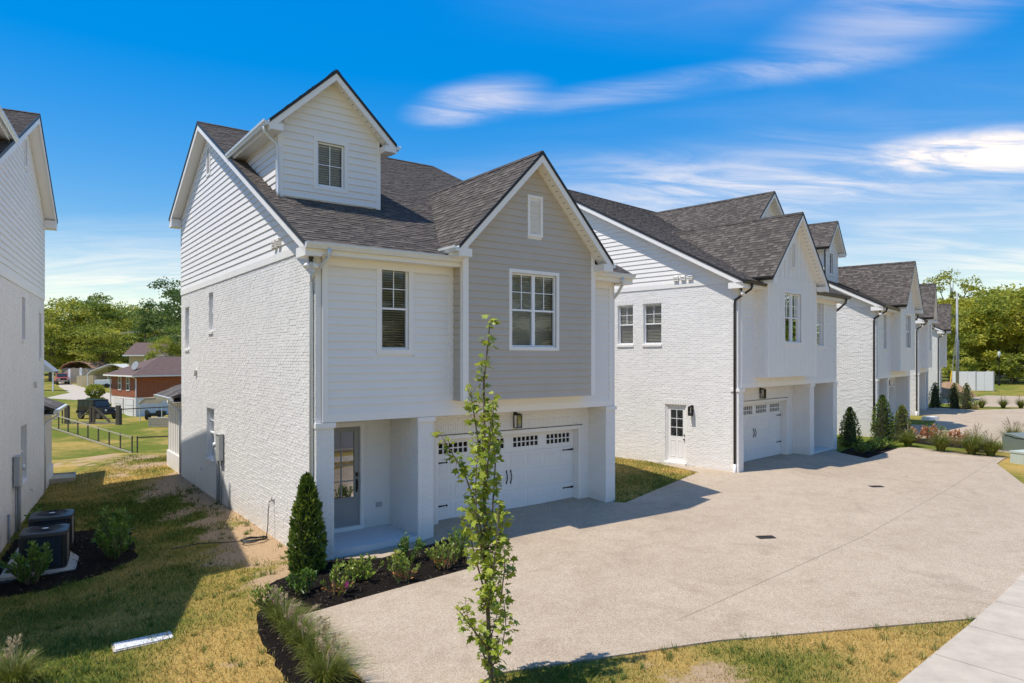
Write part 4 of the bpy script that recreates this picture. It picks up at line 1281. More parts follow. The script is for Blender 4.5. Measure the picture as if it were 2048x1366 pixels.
            for (a, b, c_, d_) in lites:
                mu = MB(); 
                for j in range(7):
                    x = a + (b - a) * j / 6; GP.box(mu, x - .013, x + .013, -.03, .004, c_, d_)
                for j in range(3):
                    zz = c_ + (d_ - c_) * j / 2; GP.box(mu, a, b, -.029, .003, zz - .013, zz + .013)
                h.put(mu, 'muntin', M['door_white'], gd)
                mb2 = MB(); GP.box(mb2, a, b, -.045, -.042, c_, d_); h.put(mb2, 'pane', M['garage_glass'], gd)
    mbk = MB(); GP.box(mbk, G0, G1, -.5, -.48, gz0, 2.9); h.put(mbk, 'dark_sheet', M['interior'], gd)  # dark sheet added behind the panes, stands for the unlit garage
    for zz in (.62, 1.70):
        for sx, xx in ((1, G0 + .02), (-1, G1 - .02)):
            mb = MB(); pts = [(0, .028), (.34, .012), (.36, .03), (.40, 0), (.36, -.03), (.34, -.012), (0, -.028)]
            mb.prism([GP.pt(xx + sx * a, .0045, zz + b) for a, b in pts], tuple(GP.nu() * .008)); h.put(mb, 'hinge', M['black'], gd)
    xm = (G0 + G1) / 2
    for xx in (xm - .07, xm + .07):
        mb = MB(); mb.tube([GP.pt(xx, .005, 1.00), GP.pt(xx, .035, 1.05), GP.pt(xx, .05, 1.13), GP.pt(xx, .035, 1.21), GP.pt(xx, .005, 1.27)], .013, 8)
        GP.box(mb, xx - .018, xx + .018, .0, .009, .95, 1.02); GP.box(mb, xx - .018, xx + .018, .0, .009, 1.25, 1.32); h.put(mb, 'handle', M['black'], gd)
    h.lantern(FRONT(gy_), 5.69, 2.48, 2.86)
    # ---- things on the side walls
    if o.get('left_windows', True):
        h.louver_vents(LS, 2.25, 7.02, 2)
        mb = MB(); LS.box(mb, 7.42, 7.80, .03, .16, 1.30, 2.06); LS.box(mb, 7.40, 7.82, .02, .18, 2.06, 2.08); LS.box(mb, 7.86, 8.04, .01, .10, 1.52, 1.92)
        mb2 = empty('electric_meter', parent=R); h.put(mb, 'meter_box', M['grey_box'], mb2)
        mb = MB(); mb.tube([LS.pt(7.93, .10, 1.72), LS.pt(7.93, .20, 1.72)], .075, 16); h.put(mb, 'meter_dial', M['gut_light'], mb2, True)
        mb = MB(); mb.tube([LS.pt(7.86, .08, 1.52), LS.pt(7.86, .08, -.2)], .05, 10); mb.tube([LS.pt(7.55, .06, 1.30), LS.pt(7.55, .06, -.2)], .022, 8); h.put(mb, 'conduit', M['pipe'], mb2, True)
        mb = MB(); mb.tube([LS.pt(6.72, .05, .75), LS.pt(6.72, .05, -.2)], .03, 8); h.put(mb, 'riser_pipe', M['pipe'], smooth=True)
        mb = MB(); mb.prism([LS.pt(11.0, .005, 3.92), LS.pt(11.22, .005, 3.92), LS.pt(11.11, .005, 3.72)], tuple(LS.nu() * .09)); h.put(mb, 'wall_vent', M['trim'])
        mb = MB(); mb.tube([LS.pt(10.2, .0, .70), LS.pt(10.2, .10, .70), LS.pt(10.0, .12, .69)], .02, 8); h.put(mb, 'drain_pipe', M['trim'], smooth=True)
    if o.get('right_windows'):
        h.louver_vents(RS, 1.85, 6.95, 3)
        sd = empty('side_door', parent=R); q = WR[2]; mb = MB()
        for z_ in [(q[0], q[0] + .06, q[2], q[3]), (q[1] - .06, q[1], q[2], q[3]), (q[0] + .06, q[1] - .06, q[3] - .05, q[3]), (q[0] + .06, q[1] - .06, q[2], q[2] + .06)]:
            RS.box(mb, z_[0], z_[1], -.14, -.04, z_[2], z_[3])
        h.put(mb, 'door_frame', M['trim'], sd)
        a, b, c, d = q[0] + .06, q[1] - .06, q[2] + .06, q[3] - .05; mb = MB()
        ga, gb, gc, gd_ = a + .12, b - .12, 1.12, d - .15
        for z_ in [(a, ga, c, d), (gb, b, c, d), (ga, gb, gd_, d), (ga, gb, c, gc)]:
            RS.box(mb, z_[0], z_[1], -.12, -.075, z_[2], z_[3])
        xm = (ga + gb) / 2
        for u0, u1 in ((ga, xm - .05), (xm + .05, gb)):
            for z_ in [(u0, u0 + .015, .36, .98), (u1 - .015, u1, .36, .98), (u0 + .015, u1 - .015, .36, .375), (u0 + .015, u1 - .015, .965, .98)]:
                RS.box(mb, z_[0], z_[1], -.075, -.066, z_[2], z_[3])
        RS.box(mb, xm - .009, xm + .009, -.10, -.07, gc, gd_)
        for k in (1, 2): zz = gc + (gd_ - gc) * k / 3; RS.box(mb, ga, gb, -.0995, -.0705, zz - .009, zz + .009)
        h.put(mb, 'door_leaf', M['door_white'], sd)
        mb = MB(); RS.box(mb, ga, gb, -.104, -.100, gc, gd_); h.put(mb, 'pane', M['glass'], sd)
        mb = MB(); zz = gc + .02
        while zz < gd_: RS.box(mb, ga, gb, -.16, -.12, zz, zz + .004); zz += .045
        h.put(mb, 'blind', M['blind'], sd)
        mb = MB(); mb.tube([RS.pt(a + .05, -.075, 1.02), RS.pt(a + .05, -.02, 1.02)], .028, 10); mb.tube([RS.pt(a + .05, -.075, 1.18), RS.pt(a + .05, -.045, 1.18)], .026, 10); h.put(mb, 'handle', M['black'], sd)
        mb = MB(); RS.box(mb, q[0] - .02, q[1] + .02, -.1, .09, .07, .155); h.put(mb, 'door_sill', M['brick'], sd)
        h.lantern(RS, 1.80, 1.93, 2.28, .14)
    # ---- rear porch in board and batten
    if o.get('rear', True):
        rp = empty('rear_porch', parent=R); mb = MB()
        mb.box(.02, 4.5, D + .002, 16.6, zb, .62); h.put(mb, 'base', M['brick'], rp)
        mb = MB(); mb.box(.08, 4.4, D + .004, 16.5, .622, 2.78); pan = h.put(mb, 'wall', M['siding'], rp)
        for k in range(9):
            s = 13.75 + k * .34; mb = MB(); LEFT(.08).box(mb, s - .022, s + .022, .001, .022, .63, 2.75); h.put(mb, 'batten', M['siding'], rp)
        mb = MB(); mb.prism([(-.30, D + .01, 2.86), (2.2, D + .01, 3.92), (4.7, D + .01, 2.86), (4.7, D + .01, 2.80), (2.2, D + .01, 3.86), (-.30, D + .01, 2.80)], (0, 3.3, 0), .3)
        h.put(mb, 'roof_deck', M['shingle'], rp)
        for k in range(10):
            for j in range(9):
                mb = MB(); mb.para((-.31 + k * .25, D + .02 + j * .37 - (.16 if k % 2 and j else 0), 2.866 + k * .106), (.29, 0, .123), (0, .362, 0), (-.007, 0, .016), random.random()); h.put(mb, 'shingle', M['shingle'], rp)
        mb = MB(); mb.box(-.30, -.27, D + .01, 16.92, 2.66, 2.84); mb.prism([(-.27, 16.88, 2.66), (2.2, 16.88, 3.78), (4.67, 16.88, 2.66)], (0, .03, 0)); mb.box(-.27, .078, D + .01, 16.87, 2.68, 2.70); h.put(mb, 'fascia', M['trim'], rp)
        mb = MB(); mb.prism([(-.30, D + .01, 2.74), (-.38, D + .01, 2.74), (-.43, D + .01, 2.86), (-.30, D + .01, 2.86)], (0, 3.25, 0)); h.put(mb, 'gutter', M['gut_light'], rp)
        mb = MB(); mb.tube([(-.36, 14.1, 2.76), (-.36, 14.1, 2.62), (-.05, 13.85, 2.42), (.0, 13.80, 2.3), (.0, 13.80, .05)], .042, 8); h.put(mb, 'downspout', M['gut_light'], rp, True)
    k_ = 300 if real else 0
    h.flush_bricks(wallo, o.get('n_brick', k_)); h.flush_shingles(roof, o.get('n_shingle', k_))
    if joined is not None and joined.f: h.put(joined, 'siding_boards', M['siding'], wallm)['kind'] = 'stuff'
    return h

build_house(1, 'nearest white brick townhouse with taupe gabled bay and pale gutters', dict(gutter='gut_light', bay='greige', ridge_end=(8.2, 5.0)))
build_house(2, 'white townhouse second in the row with side door and bronze gutters', dict(bay='siding', bay_style='batten', brick_left=False, brick_right=True, gable_left=False, gable_right=True, left_windows=False, right_windows=True, brick_depth=9.0, rear=False, gfloor=.10, pfloor=.16, ridge_end=(9.05, 9.29), white_door=True))
build_house(3, 'white townhouse third in the row with board and batten dormer', dict(dormer_style='batten', brick_depth=7.0, relief=.014, left_windows=False, rear=False, n_brick=60, n_shingle=120, gfloor=.10, pfloor=.16))
build_house(4, 'white townhouse fourth in the row, mostly hidden by its neighbour', dict(real=False, far_roof=True, far_brick=True, brick_left=False, brick_right=True, relief=.018, brick_depth=4.0, gfloor=.1, pfloor=.16, left_windows=False, gable_left=False, gable_right=True, rear=False))
build_house(5, 'farthest white townhouse, last in the row before the utility pole', dict(real=False, far_roof=True, far_brick=True, relief=.018, brick_depth=4.0, gfloor=.1, pfloor=.16, left_windows=False, rear=False))
build_house(0, 'white brick townhouse cut off by the left picture edge', dict(gutter='gut_light', n_brick=200, n_shingle=120, stretch=1.18))
# ------------------------------------------------------------------ plants
M['leaf_maple'] = toned('maple_leaf', [(0, (0.085, 0.135, 0.010)), (0.5, (0.23, 0.30, 0.026)), (1, (0.43, 0.46, 0.05))], 0.5, trans=0.35)
M['leaf_arb'] = toned('arborvitae_leaf', [(0, (0.030, 0.055, 0.007)), (0.5, (0.115, 0.175, 0.018)), (1, (0.29, 0.34, 0.045))], 0.7, trans=0.2)
M['leaf_arb_y'] = toned('arborvitae_yellow_leaf', [(0, (0.052, 0.079, 0.012)), (0.5, (0.193, 0.219, 0.032)), (1, (0.455, 0.385, 0.052))], 0.7, trans=0.15)
M['leaf_laurel'] = toned('laurel_leaf', [(0, (0.040, 0.090, 0.016)), (0.5, (0.11, 0.205, 0.026)), (1, (0.26, 0.36, 0.06))], 0.4, trans=0.25)
M['leaf_bright'] = toned('bright_shrub_leaf', [(0, (0.088, 0.158, 0.021)), (0.5, (0.219, 0.306, 0.042)), (0.9, (0.438, 0.473, 0.088)), (1, (0.630, 0.280, 0.088))], 0.4, trans=0.25)
M['leaf_red'] = toned('coppery_leaf', [(0, (0.175, 0.070, 0.026)), (0.5, (0.560, 0.210, 0.079)), (1, (0.700, 0.420, 0.210))], 0.5, trans=0.25)
M['petal'] = toned('pink_petal', [(0, (0.5, 0.05, 0.22)), (1, (0.65, 0.16, 0.36))], 0.5, trans=0.3)
M['blade'] = toned('grass_blade', [(0, (0.075, 0.105, 0.010)), (0.5, (0.20, 0.225, 0.030)), (1, (0.46, 0.38, 0.11))], 0.6, trans=0.3)
M['plume'] = toned('grass_plume', [(0, (0.42, 0.32, 0.17)), (1, (0.62, 0.52, 0.34))], 0.8, trans=0.3)
M['turf'] = toned('turf_blade', [(0, (0.055, 0.10, 0.010)), (0.4, (0.14, 0.19, 0.024)), (0.6, (0.40, 0.285, 0.075)), (1, (0.64, 0.46, 0.16))], 0.8, trans=0.25)
M['bark'] = plain('bark', (0.16, 0.12, 0.085), 0.9, var=0.25, vs=14, bs=0.5, bscale=40)
M['twig'] = plain('twig', (0.20, 0.12, 0.08), 0.8, var=0.2, vs=14)
M['core'] = plain('core_shade', (0.03, 0.032, 0.014), 0.95, var=0.2, vs=14)  # inner shade of the evergreens, put into the colour of a solid core
TREES = {'oak': [(0, (0.055, 0.095, 0.017)), (0.5, (0.152, 0.217, 0.036)), (1, (0.318, 0.366, 0.062))],
         'lime': [(0, (0.088, 0.130, 0.017)), (0.5, (0.267, 0.308, 0.038)), (1, (0.596, 0.544, 0.073))],
         'pine': [(0, (0.030, 0.066, 0.017)), (0.5, (0.081, 0.142, 0.030)), (1, (0.178, 0.248, 0.059))],
         'gold': [(0, (0.128, 0.142, 0.017)), (0.5, (0.432, 0.390, 0.042)), (1, (0.600, 0.600, 0.073))]}
for k_, st_ in TREES.items(): M['tree_' + k_] = toned('tree_leaf_' + k_, st_, 0.7, trans=0.4)

def unit(v):
    return v / np.maximum(1e-9, np.linalg.norm(v, axis=-1, keepdims=True))
def leaf_quads(c, ax_, size, width, r, fold=0.25):
    # diamonds: c base points, ax_ leaf axis, size lengths, width ratio
    n = len(c)
    rv = unit(r.normal(size=(n, 3)))
    side = unit(np.cross(ax_, rv)); up = np.cross(side, ax_)
    s = size[:, None]
    base = c; tip = c + ax_ * s
    l = c + ax_ * s * .45 + side * s * width + up * s * fold * width
    q = c + ax_ * s * .45 - side * s * width + up * s * fold * width
    return np.stack([base, l, tip, q], 1).reshape(-1, 3)
def foliage_obj(name, verts, tone, mat, parent):
    return link(name, fast_mesh(name, verts, 4, tone, mat), parent)

def arborvitae_parts(h, r_, n, mat, seed):
    r = np.random.default_rng(seed)
    z = h * (1 - np.sqrt(1 - r.random(n) * .995)) if False else h * r.random(n) ** 1.15
    prof = np.clip(1 - (z / h) ** 1.9, 0, 1) ** .75 * (0.80 + .2 * np.minimum(1, z / (h * .22)))
    ph = r.random(n) * 2 * np.pi
    lump = 1 + .10 * np.sin(ph * 5 + z * 9) + .07 * np.sin(ph * 9 - z * 17 + 1)
    rad = r_ * prof * lump * (1 - .38 * r.random(n) ** 2.2)
    c = np.stack([rad * np.cos(ph), rad * np.sin(ph), z], -1)
    out = np.stack([np.cos(ph), np.sin(ph), np.zeros(n)], -1)
    ax_ = unit(out * (.35 + .5 * r.random((n, 1))) + np.array([0, 0, 1.0]) * (.5 + .7 * r.random((n, 1))) + r.normal(size=(n, 3)) * .3)
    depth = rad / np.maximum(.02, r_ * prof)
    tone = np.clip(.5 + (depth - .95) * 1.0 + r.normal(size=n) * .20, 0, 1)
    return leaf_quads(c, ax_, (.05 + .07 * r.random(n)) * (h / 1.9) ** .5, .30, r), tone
def make_arborvitae(loc, h, r_, n, label, mat='leaf_arb', seed=1, group='columnar evergreens'):
    t = empty('arborvitae', loc); tag(t, label, 'shrub', group)
    v, tone = arborvitae_parts(h, r_, n, mat, seed)
    foliage_obj('foliage', v, tone, M[mat], t)
    mb = MB(); mb.lathe([(r_ * .62 * max(0.02, (1 - (k / 8) ** 1.9)) ** .75, .06 + h * .93 * k / 8) for k in range(9)], (0, 0, 0), 12); mb.build('dark_core', M['core'], t)  # solid dark cone that closes the gaps between the leaves
    mb = MB(); mb.tube([(0, 0, -.1), (0, 0, h * .6)], [.035, .012], 8); mb.build('trunk', M['bark'], t)
    return t
def make_shrub(loc, h, r_, n, label, mat='leaf_laurel', seed=1, leaf=.09, width=.2, stems=16, group='shrubs in the mulch beds', flowers=0, redbase=False):
    r = np.random.default_rng(seed); t = empty('shrub', loc); tag(t, label, 'shrub', group)
    mb = MB(); P = []; A = []
    for k in range(stems):
        a = r.random() * 2 * np.pi; lean = r.random() ** .7
        tip = np.array([math.cos(a) * r_ * lean, math.sin(a) * r_ * lean, h * (1 - .40 * lean ** 2) * r.uniform(.72, 1.0)])
        b0 = np.array([math.cos(a) * .06, math.sin(a) * .06, 0.0])
        mid = b0 * .4 + tip * .6 + np.array([math.cos(a), math.sin(a), 0]) * r_ * .10
        pts = [b0 - [0, 0, .05], (b0 + mid) / 2, mid, tip]
        mb.tube([tuple(p) for p in pts], [.010, .008, .006, .003], 5)
        m = n // stems
        tt = r.random(m) ** .7
        p = b0 * ((1 - tt) ** 2)[:, None] + mid * (2 * tt * (1 - tt))[:, None] + tip * (tt ** 2)[:, None]
        d = unit(tip - b0)
        P.append(p + r.normal(size=(m, 3)) * .018); A.append(unit(d + r.normal(size=(m, 3)) * .62 + [0, 0, .12]))
    c = np.concatenate(P); ax_ = np.concatenate(A); m = len(c)
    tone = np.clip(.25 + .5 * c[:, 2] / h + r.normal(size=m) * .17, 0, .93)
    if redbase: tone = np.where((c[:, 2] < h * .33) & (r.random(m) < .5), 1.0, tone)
    mb.build('stems', M['twig'], t)
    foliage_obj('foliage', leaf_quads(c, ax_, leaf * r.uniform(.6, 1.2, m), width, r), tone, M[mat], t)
    if flowers:
        k = flowers * 8; cc = np.array([r_ * .55, -r_ * .5, h * .38]) + r.normal(size=(flowers, 3)) * [r_ * .12, r_ * .2, h * .06]
        cc = np.repeat(cc, 8, 0) + r.normal(size=(k, 3)) * .012
        foliage_obj('flowers', leaf_quads(cc, unit(r.normal(size=(k, 3)) + [0, 0, .6]), r.uniform(.03, .05, k), .35, r), r.random(k), M['petal'], t)
    return t
def make_ornamental_grass(loc, h, n, label, seed, plumes=10, lean=(0, 0), group='ornamental grass clumps', wid=.010):
    r = np.random.default_rng(seed); t = empty('ornamental_grass', loc); tag(t, label, 'grass', group)
    a = r.random(n) * 2 * np.pi; L = h * r.uniform(.65, 1.15, n); sp = r.uniform(.25, 1.35, n)
    b = np.stack([np.cos(a) * .13 * r.random(n), np.sin(a) * .13 * r.random(n), np.zeros(n) - .02], -1)
    d = np.stack([np.cos(a) + lean[0], np.sin(a) + lean[1]], -1)
    seg = 5; V = []
    side = np.stack([-np.sin(a), np.cos(a), np.zeros(n)], -1)
    pts = []
    for k in range(seg + 1):
        s = k / seg
        xy = d * (L * sp * .68 * s ** 1.6)[:, None]
        z = L * (s - .42 * sp * s ** 2.6)
        pts.append(b + np.concatenate([xy, z[:, None]], -1))
    for k in range(seg):
        w0 = wid * (1 - .8 * k / seg); w1 = wid * (1 - .8 * (k + 1) / seg)
        V.append(np.stack([pts[k] - side * w0 / 2, pts[k] + side * w0 / 2, pts[k + 1] + side * w1 / 2, pts[k + 1] - side * w1 / 2], 1))
    V = np.concatenate(V, 0).reshape(-1, 3)
    tone = np.tile(np.clip(r.normal(.34, .24, n), 0, 1), seg)
    foliage_obj('blades', V, tone, M['blade'], t)
    if plumes:
        mb = MB(); C = []; A = []
        for k in range(plumes):
            aa = r.random() * 2 * np.pi; l = h * r.uniform(1.0, 1.3); s_ = r.uniform(.2, .75)
            f = lambda q: np.array([(math.cos(aa) + lean[0]) * l * s_ * .55 * q ** 1.8, (math.sin(aa) + lean[1]) * l * s_ * .55 * q ** 1.8, l * (q - .30 * s_ * q ** 2.8)])
            mb.tube([tuple(f(q)) for q in (0, .3, .6, .85, 1)], [.004, .003, .003, .002, .001], 4, r.random())
            m = 90; q = r.uniform(.78, 1.0, m); C.append(np.array([f(x) for x in q]) + r.normal(size=(m, 3)) * .010)
            ddv = unit(np.array([f(min(1.02, x + .05)) - f(x) for x in q])); A.append(unit(ddv + r.normal(size=(m, 3)) * .45))
        C = np.concatenate(C); A = np.concatenate(A)
        mb.build('stalks', M['plume'], t)
        foliage_obj('plumes', leaf_quads(C, A, r.uniform(.02, .045, len(C)), .14, r), r.random(len(C)), M['plume'], t)
    return t

# the young columnar maple in front of the drive
MX, MY = -0.25, 8.9
def mp(u, v, dy): return ((u - 985) / 153.4 * 1.0 if v < 900 else (978 - 985 + (u - 978) * .84) / 153.4, dy, CAM_H - (v - 715) / 153.4 - g(MX, MY))
maple = empty('maple_tree', (MX, MY, g(MX, MY)))
tag(maple, 'slender young maple with upright branches in front of the driveway', 'tree')
br = [([(985, 1400), (979, 1300), (973, 1200), (968, 1100), (966, 950), (968, 850), (967, 760), (975, 690), (980, 634)], [0, .02, .03, .02, 0, -.02, 0, .02, .02], .030),
      ([(969, 1100), (945, 1005), (920, 940), (895, 885), (879, 857)], [0, -.1, -.15, -.2, -.2], .012),
      ([(967, 980), (955, 885), (942, 805), (934, 768)], [0, .1, .18, .2], .011),
      ([(972, 1160), (1000, 1085), (1010, 1035), (1014, 1012)], [0, -.15, -.25, -.25], .011),
      ([(977, 1300), (940, 1245), (916, 1210), (905, 1198)], [0, -.2, -.3, -.35], .010),
      ([(977, 1290), (1004, 1215), (1014, 1150), (1012, 1100)], [0, .2, .3, .3], .011),
      ([(970, 1130), (985, 1025), (991, 935), (986, 862), (978, 800)], [0, .15, .25, .25, .22], .013),
      ([(979, 1340), (948, 1290), (922, 1250), (916, 1215)], [0, .2, .3, .35], .010),
      ([(972, 1200), (943, 1125), (926, 1070), (930, 1010)], [0, .2, .25, .25], .011),
      ([(980, 1340), (1006, 1290), (1018, 1235), (1013, 1180)], [0, -.2, -.3, -.3], .010),
      ([(970, 1140), (952, 1050), (948, 970), (952, 900)], [0, -.25, -.3, -.3], .011),
      ([(967, 1000), (978, 900), (985, 840), (988, 790)], [0, -.15, -.2, -.2], .010),
      ([(974, 1230), (985, 1150), (998, 1060), (1001, 990)], [0, -.3, -.35, -.35], .010)]
mtr = MB(); LC = []; LA = []; LS_ = []
rm_ = np.random.default_rng(5)
for pts, dys, r0 in br:
    P = [mp(u, v, dy) for (u, v), dy in zip(pts, dys)]
    rr = [r0 * (1 - .82 * k / (len(P) - 1)) + .002 for k in range(len(P))]
    mtr.tube(P, rr, 8)
    P = np.array(P)
    lead = len(P) > 8
    for a_, b_ in zip(P[:-1], P[1:]):
        l = np.linalg.norm(b_ - a_); m = int(l * (74 if not lead else 62) * (1.0 if b_[2] > .9 else .7))
        for k in range(m):
            q = a_ + (b_ - a_) * rm_.random()
            if q[2] < .10: continue
            an = rm_.random() * 2 * np.pi
            o_ = np.array([math.cos(an), math.sin(an), rm_.uniform(-.25, .65)])
            st = rm_.uniform(.02, .12) * (1.0 if q[2] < 2.4 else .75)
            LC.append(q + o_ * st); LA.append(unit(o_ * .8 + rm_.normal(size=3) * .45 + [0, 0, -.25])); LS_.append(rm_.uniform(.035, .098))
            if st > .08: mtr.tube([tuple(q), tuple(q + o_ * st)], .0022, 4)
LOBE = [(0, 0), (.22, -.10), (.52, .02), (.34, .22), (.60, .50), (.26, .52), (0, 1.0)]
LOBE = LOBE + [(-x, y) for x, y in LOBE[-2:0:-1]]
LC = np.array(LC); LA = np.array(LA); LS_ = np.array(LS_); nL = len(LC)
# three overlapping lobes drawn as one outline: centre, left and right points
rv = unit(rm_.normal(size=(nL, 3)) * .6 + np.array([0, 0, 1.0])); sd_ = unit(np.cross(LA, rv)); up_ = np.cross(sd_, LA)
V = np.zeros((nL, len(LOBE), 3))
for k, (x, y) in enumerate(LOBE):
    V[:, k] = LC + (LA * y + sd_ * x - up_ * (abs(x) * .35 + y * y * .18)) * LS_[:, None] * 1.15
tone = np.clip(rm_.normal(.66, .24, nL), 0, 1)
link('foliage', fast_mesh('foliage', V.reshape(-1, 3), len(LOBE), tone, M['leaf_maple']), maple)
mtr.build('trunk', M['bark'], maple, True)

G_ = lambda x, y: (x, y, g(x, y))
make_arborvitae(G_(-4.12, 13.72), 1.92, .345, 4200, 'dark green pointed arborvitae at the corner of the nearest townhouse', seed=3)
make_arborvitae(G_(15.05, 30.4), 1.72, .45, 1500, 'dark rounded arborvitae beside the second townhouse porch', seed=4)
make_arborvitae(G_(17.8, 32.8), 2.15, .52, 1700, 'tallest green arborvitae at the brick corner of the third townhouse', seed=5)
make_arborvitae(G_(18.45, 32.3), 1.72, .44, 1500, 'yellowing arborvitae right of the tallest one', 'leaf_arb_y', seed=6)
make_arborvitae(G_(34.1, 55.0), 2.0, .55, 900, 'dark far arborvitae against the fourth townhouse', seed=7)
make_arborvitae(G_(35.2, 54.3), 2.0, .50, 900, 'left one of the far yellow-green arborvitae pair', 'leaf_arb_y', seed=8)
make_arborvitae(G_(35.7, 53.6), 2.0, .50, 900, 'right one of the far yellow-green arborvitae pair', 'leaf_arb_y', seed=9)
for (x, y, h_, r_, n_, mat, lf, fl, rb, lab, sd) in [
    (-3.80, 12.55, .46, .40, 620, 'leaf_laurel', .085, 0, False, 'low dark green laurel in front of the arborvitae', 21),
    (-3.17, 12.42, .66, .32, 460, 'leaf_bright', .075, 7, True, 'light green shrub with pink flowers near the driveway edge', 22),
    (-2.90, 13.22, .48, .40, 520, 'leaf_bright', .085, 0, False, 'spreading green shrub between the pink-flowered shrub and the porch', 23),
    (-2.14, 14.25, .62, .34, 520, 'leaf_laurel', .085, 0, False, 'dark shrub right before the porch step', 24),
    (-2.12, 13.02, .62, .36, 620, 'leaf_bright', .075, 0, True, 'light green shrub with reddish foot in the middle of the bed', 25),
    (-1.36, 13.75, .66, .34, 600, 'leaf_bright', .075, 0, True, 'light green shrub with reddish foot at the right end of the bed', 26),
    (-1.10, 14.45, .66, .36, 520, 'leaf_laurel', .085, 0, False, 'dark shrub behind the right end of the bed', 27),
    (-4.30, 11.95, .42, .30, 360, 'leaf_bright', .07, 3, False, 'small flowering shrub where the lawn meets the grasses', 28),
    (-9.80, 13.95, .86, .50, 620, 'leaf_laurel', .13, 0, False, 'leafy green laurel in front of the condenser units', 31),
    (-8.95, 15.35, .92, .46, 620, 'leaf_laurel', .14, 0, False, 'upright leafy laurel right of the condenser units', 32),
    (-9.70, 16.55, .90, .46, 520, 'leaf_laurel', .14, 0, False, 'leafy laurel behind the upright one by the condensers', 33),
    (-12.35, 17.75, .70, .48, 460, 'leaf_laurel', .12, 0, False, 'low shrub against the left townhouse wall behind the condensers', 34),
    (14.45, 28.3, .52, .46, 520, 'leaf_laurel', .09, 0, False, 'first low shrub of the mulch corner near the second garage', 41),
    (15.05, 28.75, .52, .46, 520, 'leaf_laurel', .09, 0, False, 'middle low shrub of the mulch corner near the second garage', 42),
    (15.75, 29.4, .50, .48, 520, 'leaf_bright', .09, 0, False, 'last low shrub of the mulch corner near the second garage', 43),
    (16.5, 30.3, .46, .6, 560, 'leaf_bright', .09, 0, False, 'low bright ground shrub by the grass strip', 44),
    (19.2, 32.6, .70, .50, 560, 'leaf_red', .12, 0, False, 'pale coppery shrub beside the yellowing arborvitae', 45),
    (20.2, 33.0, .80, .58, 640, 'leaf_red', .12, 0, False, 'orange coppery shrub in the bed before the third garage', 46),
    (20.3, 31.2, .75, .55, 600, 'leaf_red', .12, 0, False, 'coppery shrub among the grass clumps', 47),
    (20.9, 33.7, .80, .55, 520, 'leaf_laurel', .10, 0, False, 'green shrub at the far end of the coppery bed', 48),
    (35.9, 52.9, .8, .5, 240, 'leaf_bright', .12, 0, True, 'rounded shrub right of the far arborvitae pair', 49)]:
    make_shrub(G_(x, y), h_, r_, n_, lab, mat, sd, lf, .2 if mat != 'leaf_bright' else .26, 18, flowers=fl, redbase=rb)
for k, (x, y, h_, n_, pl, ln, lab) in enumerate([
    (-3.95, 11.42, .46, 620, 5, (.35, -.1), 'ornamental grass clump farthest up the left driveway edge'),
    (-3.66, 10.98, .50, 700, 6, (.40, 0), 'ornamental grass clump second along the left driveway edge'),
    (-3.36, 10.52, .52, 720, 7, (.45, .1), 'ornamental grass clump third along the left driveway edge'),
    (-3.06, 10.05, .54, 760, 8, (.45, .1), 'ornamental grass clump fourth along the left driveway edge'),
    (-2.76, 9.58, .56, 800, 9, (.45, .1), 'ornamental grass clump nearest the bottom picture edge by the driveway'),
    (-2.48, 9.08, .58, 760, 9, (.35, 0), 'ornamental grass clump cut off by the bottom picture edge'),
    (-6.75, 9.25, .60, 700, 12, (-.1, 0), 'straw-topped ornamental grass in the bottom left corner'),
    (-7.30, 9.60, .50, 420, 4, (0, 0), 'ornamental grass at the left picture edge'),
    (17.75, 30.6, .85, 700, 5, (0, 0), 'grass clump nearest the yellowing arborvitae'),
    (18.15, 28.9, 1.0, 800, 8, (.1, 0), 'second grass clump along the far driveway edge'),
    (18.85, 28.0, .98, 800, 8, (0, .1), 'third grass clump along the far driveway edge'),
    (19.35, 27.6, .90, 760, 6, (0, 0), 'grass clump nearest the green utility cabinet'),
    (19.6, 28.9, 1.05, 600, 10, (.2, 0), 'tall plumed grass behind the third clump'),
    (22.2, 30.2, 1.2, 700, 14, (-.1, 0), 'tall plumed grass behind the green utility cabinet'),
    (37.9, 55.1, 1.0, 500, 5, (0, 0), 'left far grass clump by the last driveway'),
    (39.5, 54.9, 1.0, 500, 5, (0, 0), 'middle far grass clump by the last driveway'),
    (40.7, 54.6, 1.0, 500, 5, (0, 0), 'right far grass clump by the last driveway')]):
    make_ornamental_grass(G_(x, y), h_, n_, lab, 60 + k, pl, ln, wid=.009 if y < 15 else .018)
pk = make_shrub(G_(20.9, 29.0), .5, .35, 200, 'pink flowering plant left of the green utility cabinet', 'leaf_bright', 90, .08, .25, 14, flowers=18)

# turf: short blades over the nearer lawn
def inside(poly, X, Y):
    c = np.zeros(X.shape, bool); n = len(poly)
    for i in range(n):
        x0, y0 = poly[i]; x1, y1 = poly[(i + 1) % n]
        with np.errstate(divide='ignore', invalid='ignore'):
            cr = ((y0 > Y) != (y1 > Y)) & (X < (x1 - x0) * (Y - y0) / (y1 - y0 + 1e-12) + x0)
        c ^= cr
    return c
rt = np.random.default_rng(77)
nT = 460000
tx = rt.uniform(-17, 9, nT); ty = 7.5 + 23 * rt.random(nT) ** 1.5
keep = (np.abs(tx) < ty * .80 + .5)
hp = lambda i, e=0.03: [hw(i, -e, -e), hw(i, W + e, -e), hw(i, W + e, 16.7), hw(i, -e, 16.7)]
swp = rs + ro[::-1]
for poly in (DRIVE, BED1, BED0, hp(0), hp(1), hp(2), swp):
    keep &= ~inside(poly, tx, ty)
tx, ty = tx[keep], ty[keep]
tx = tx + rt.normal(size=len(tx)) * .025; ty = ty + rt.normal(size=len(ty)) * .025
dry, bare = dry_bare(tx, ty)
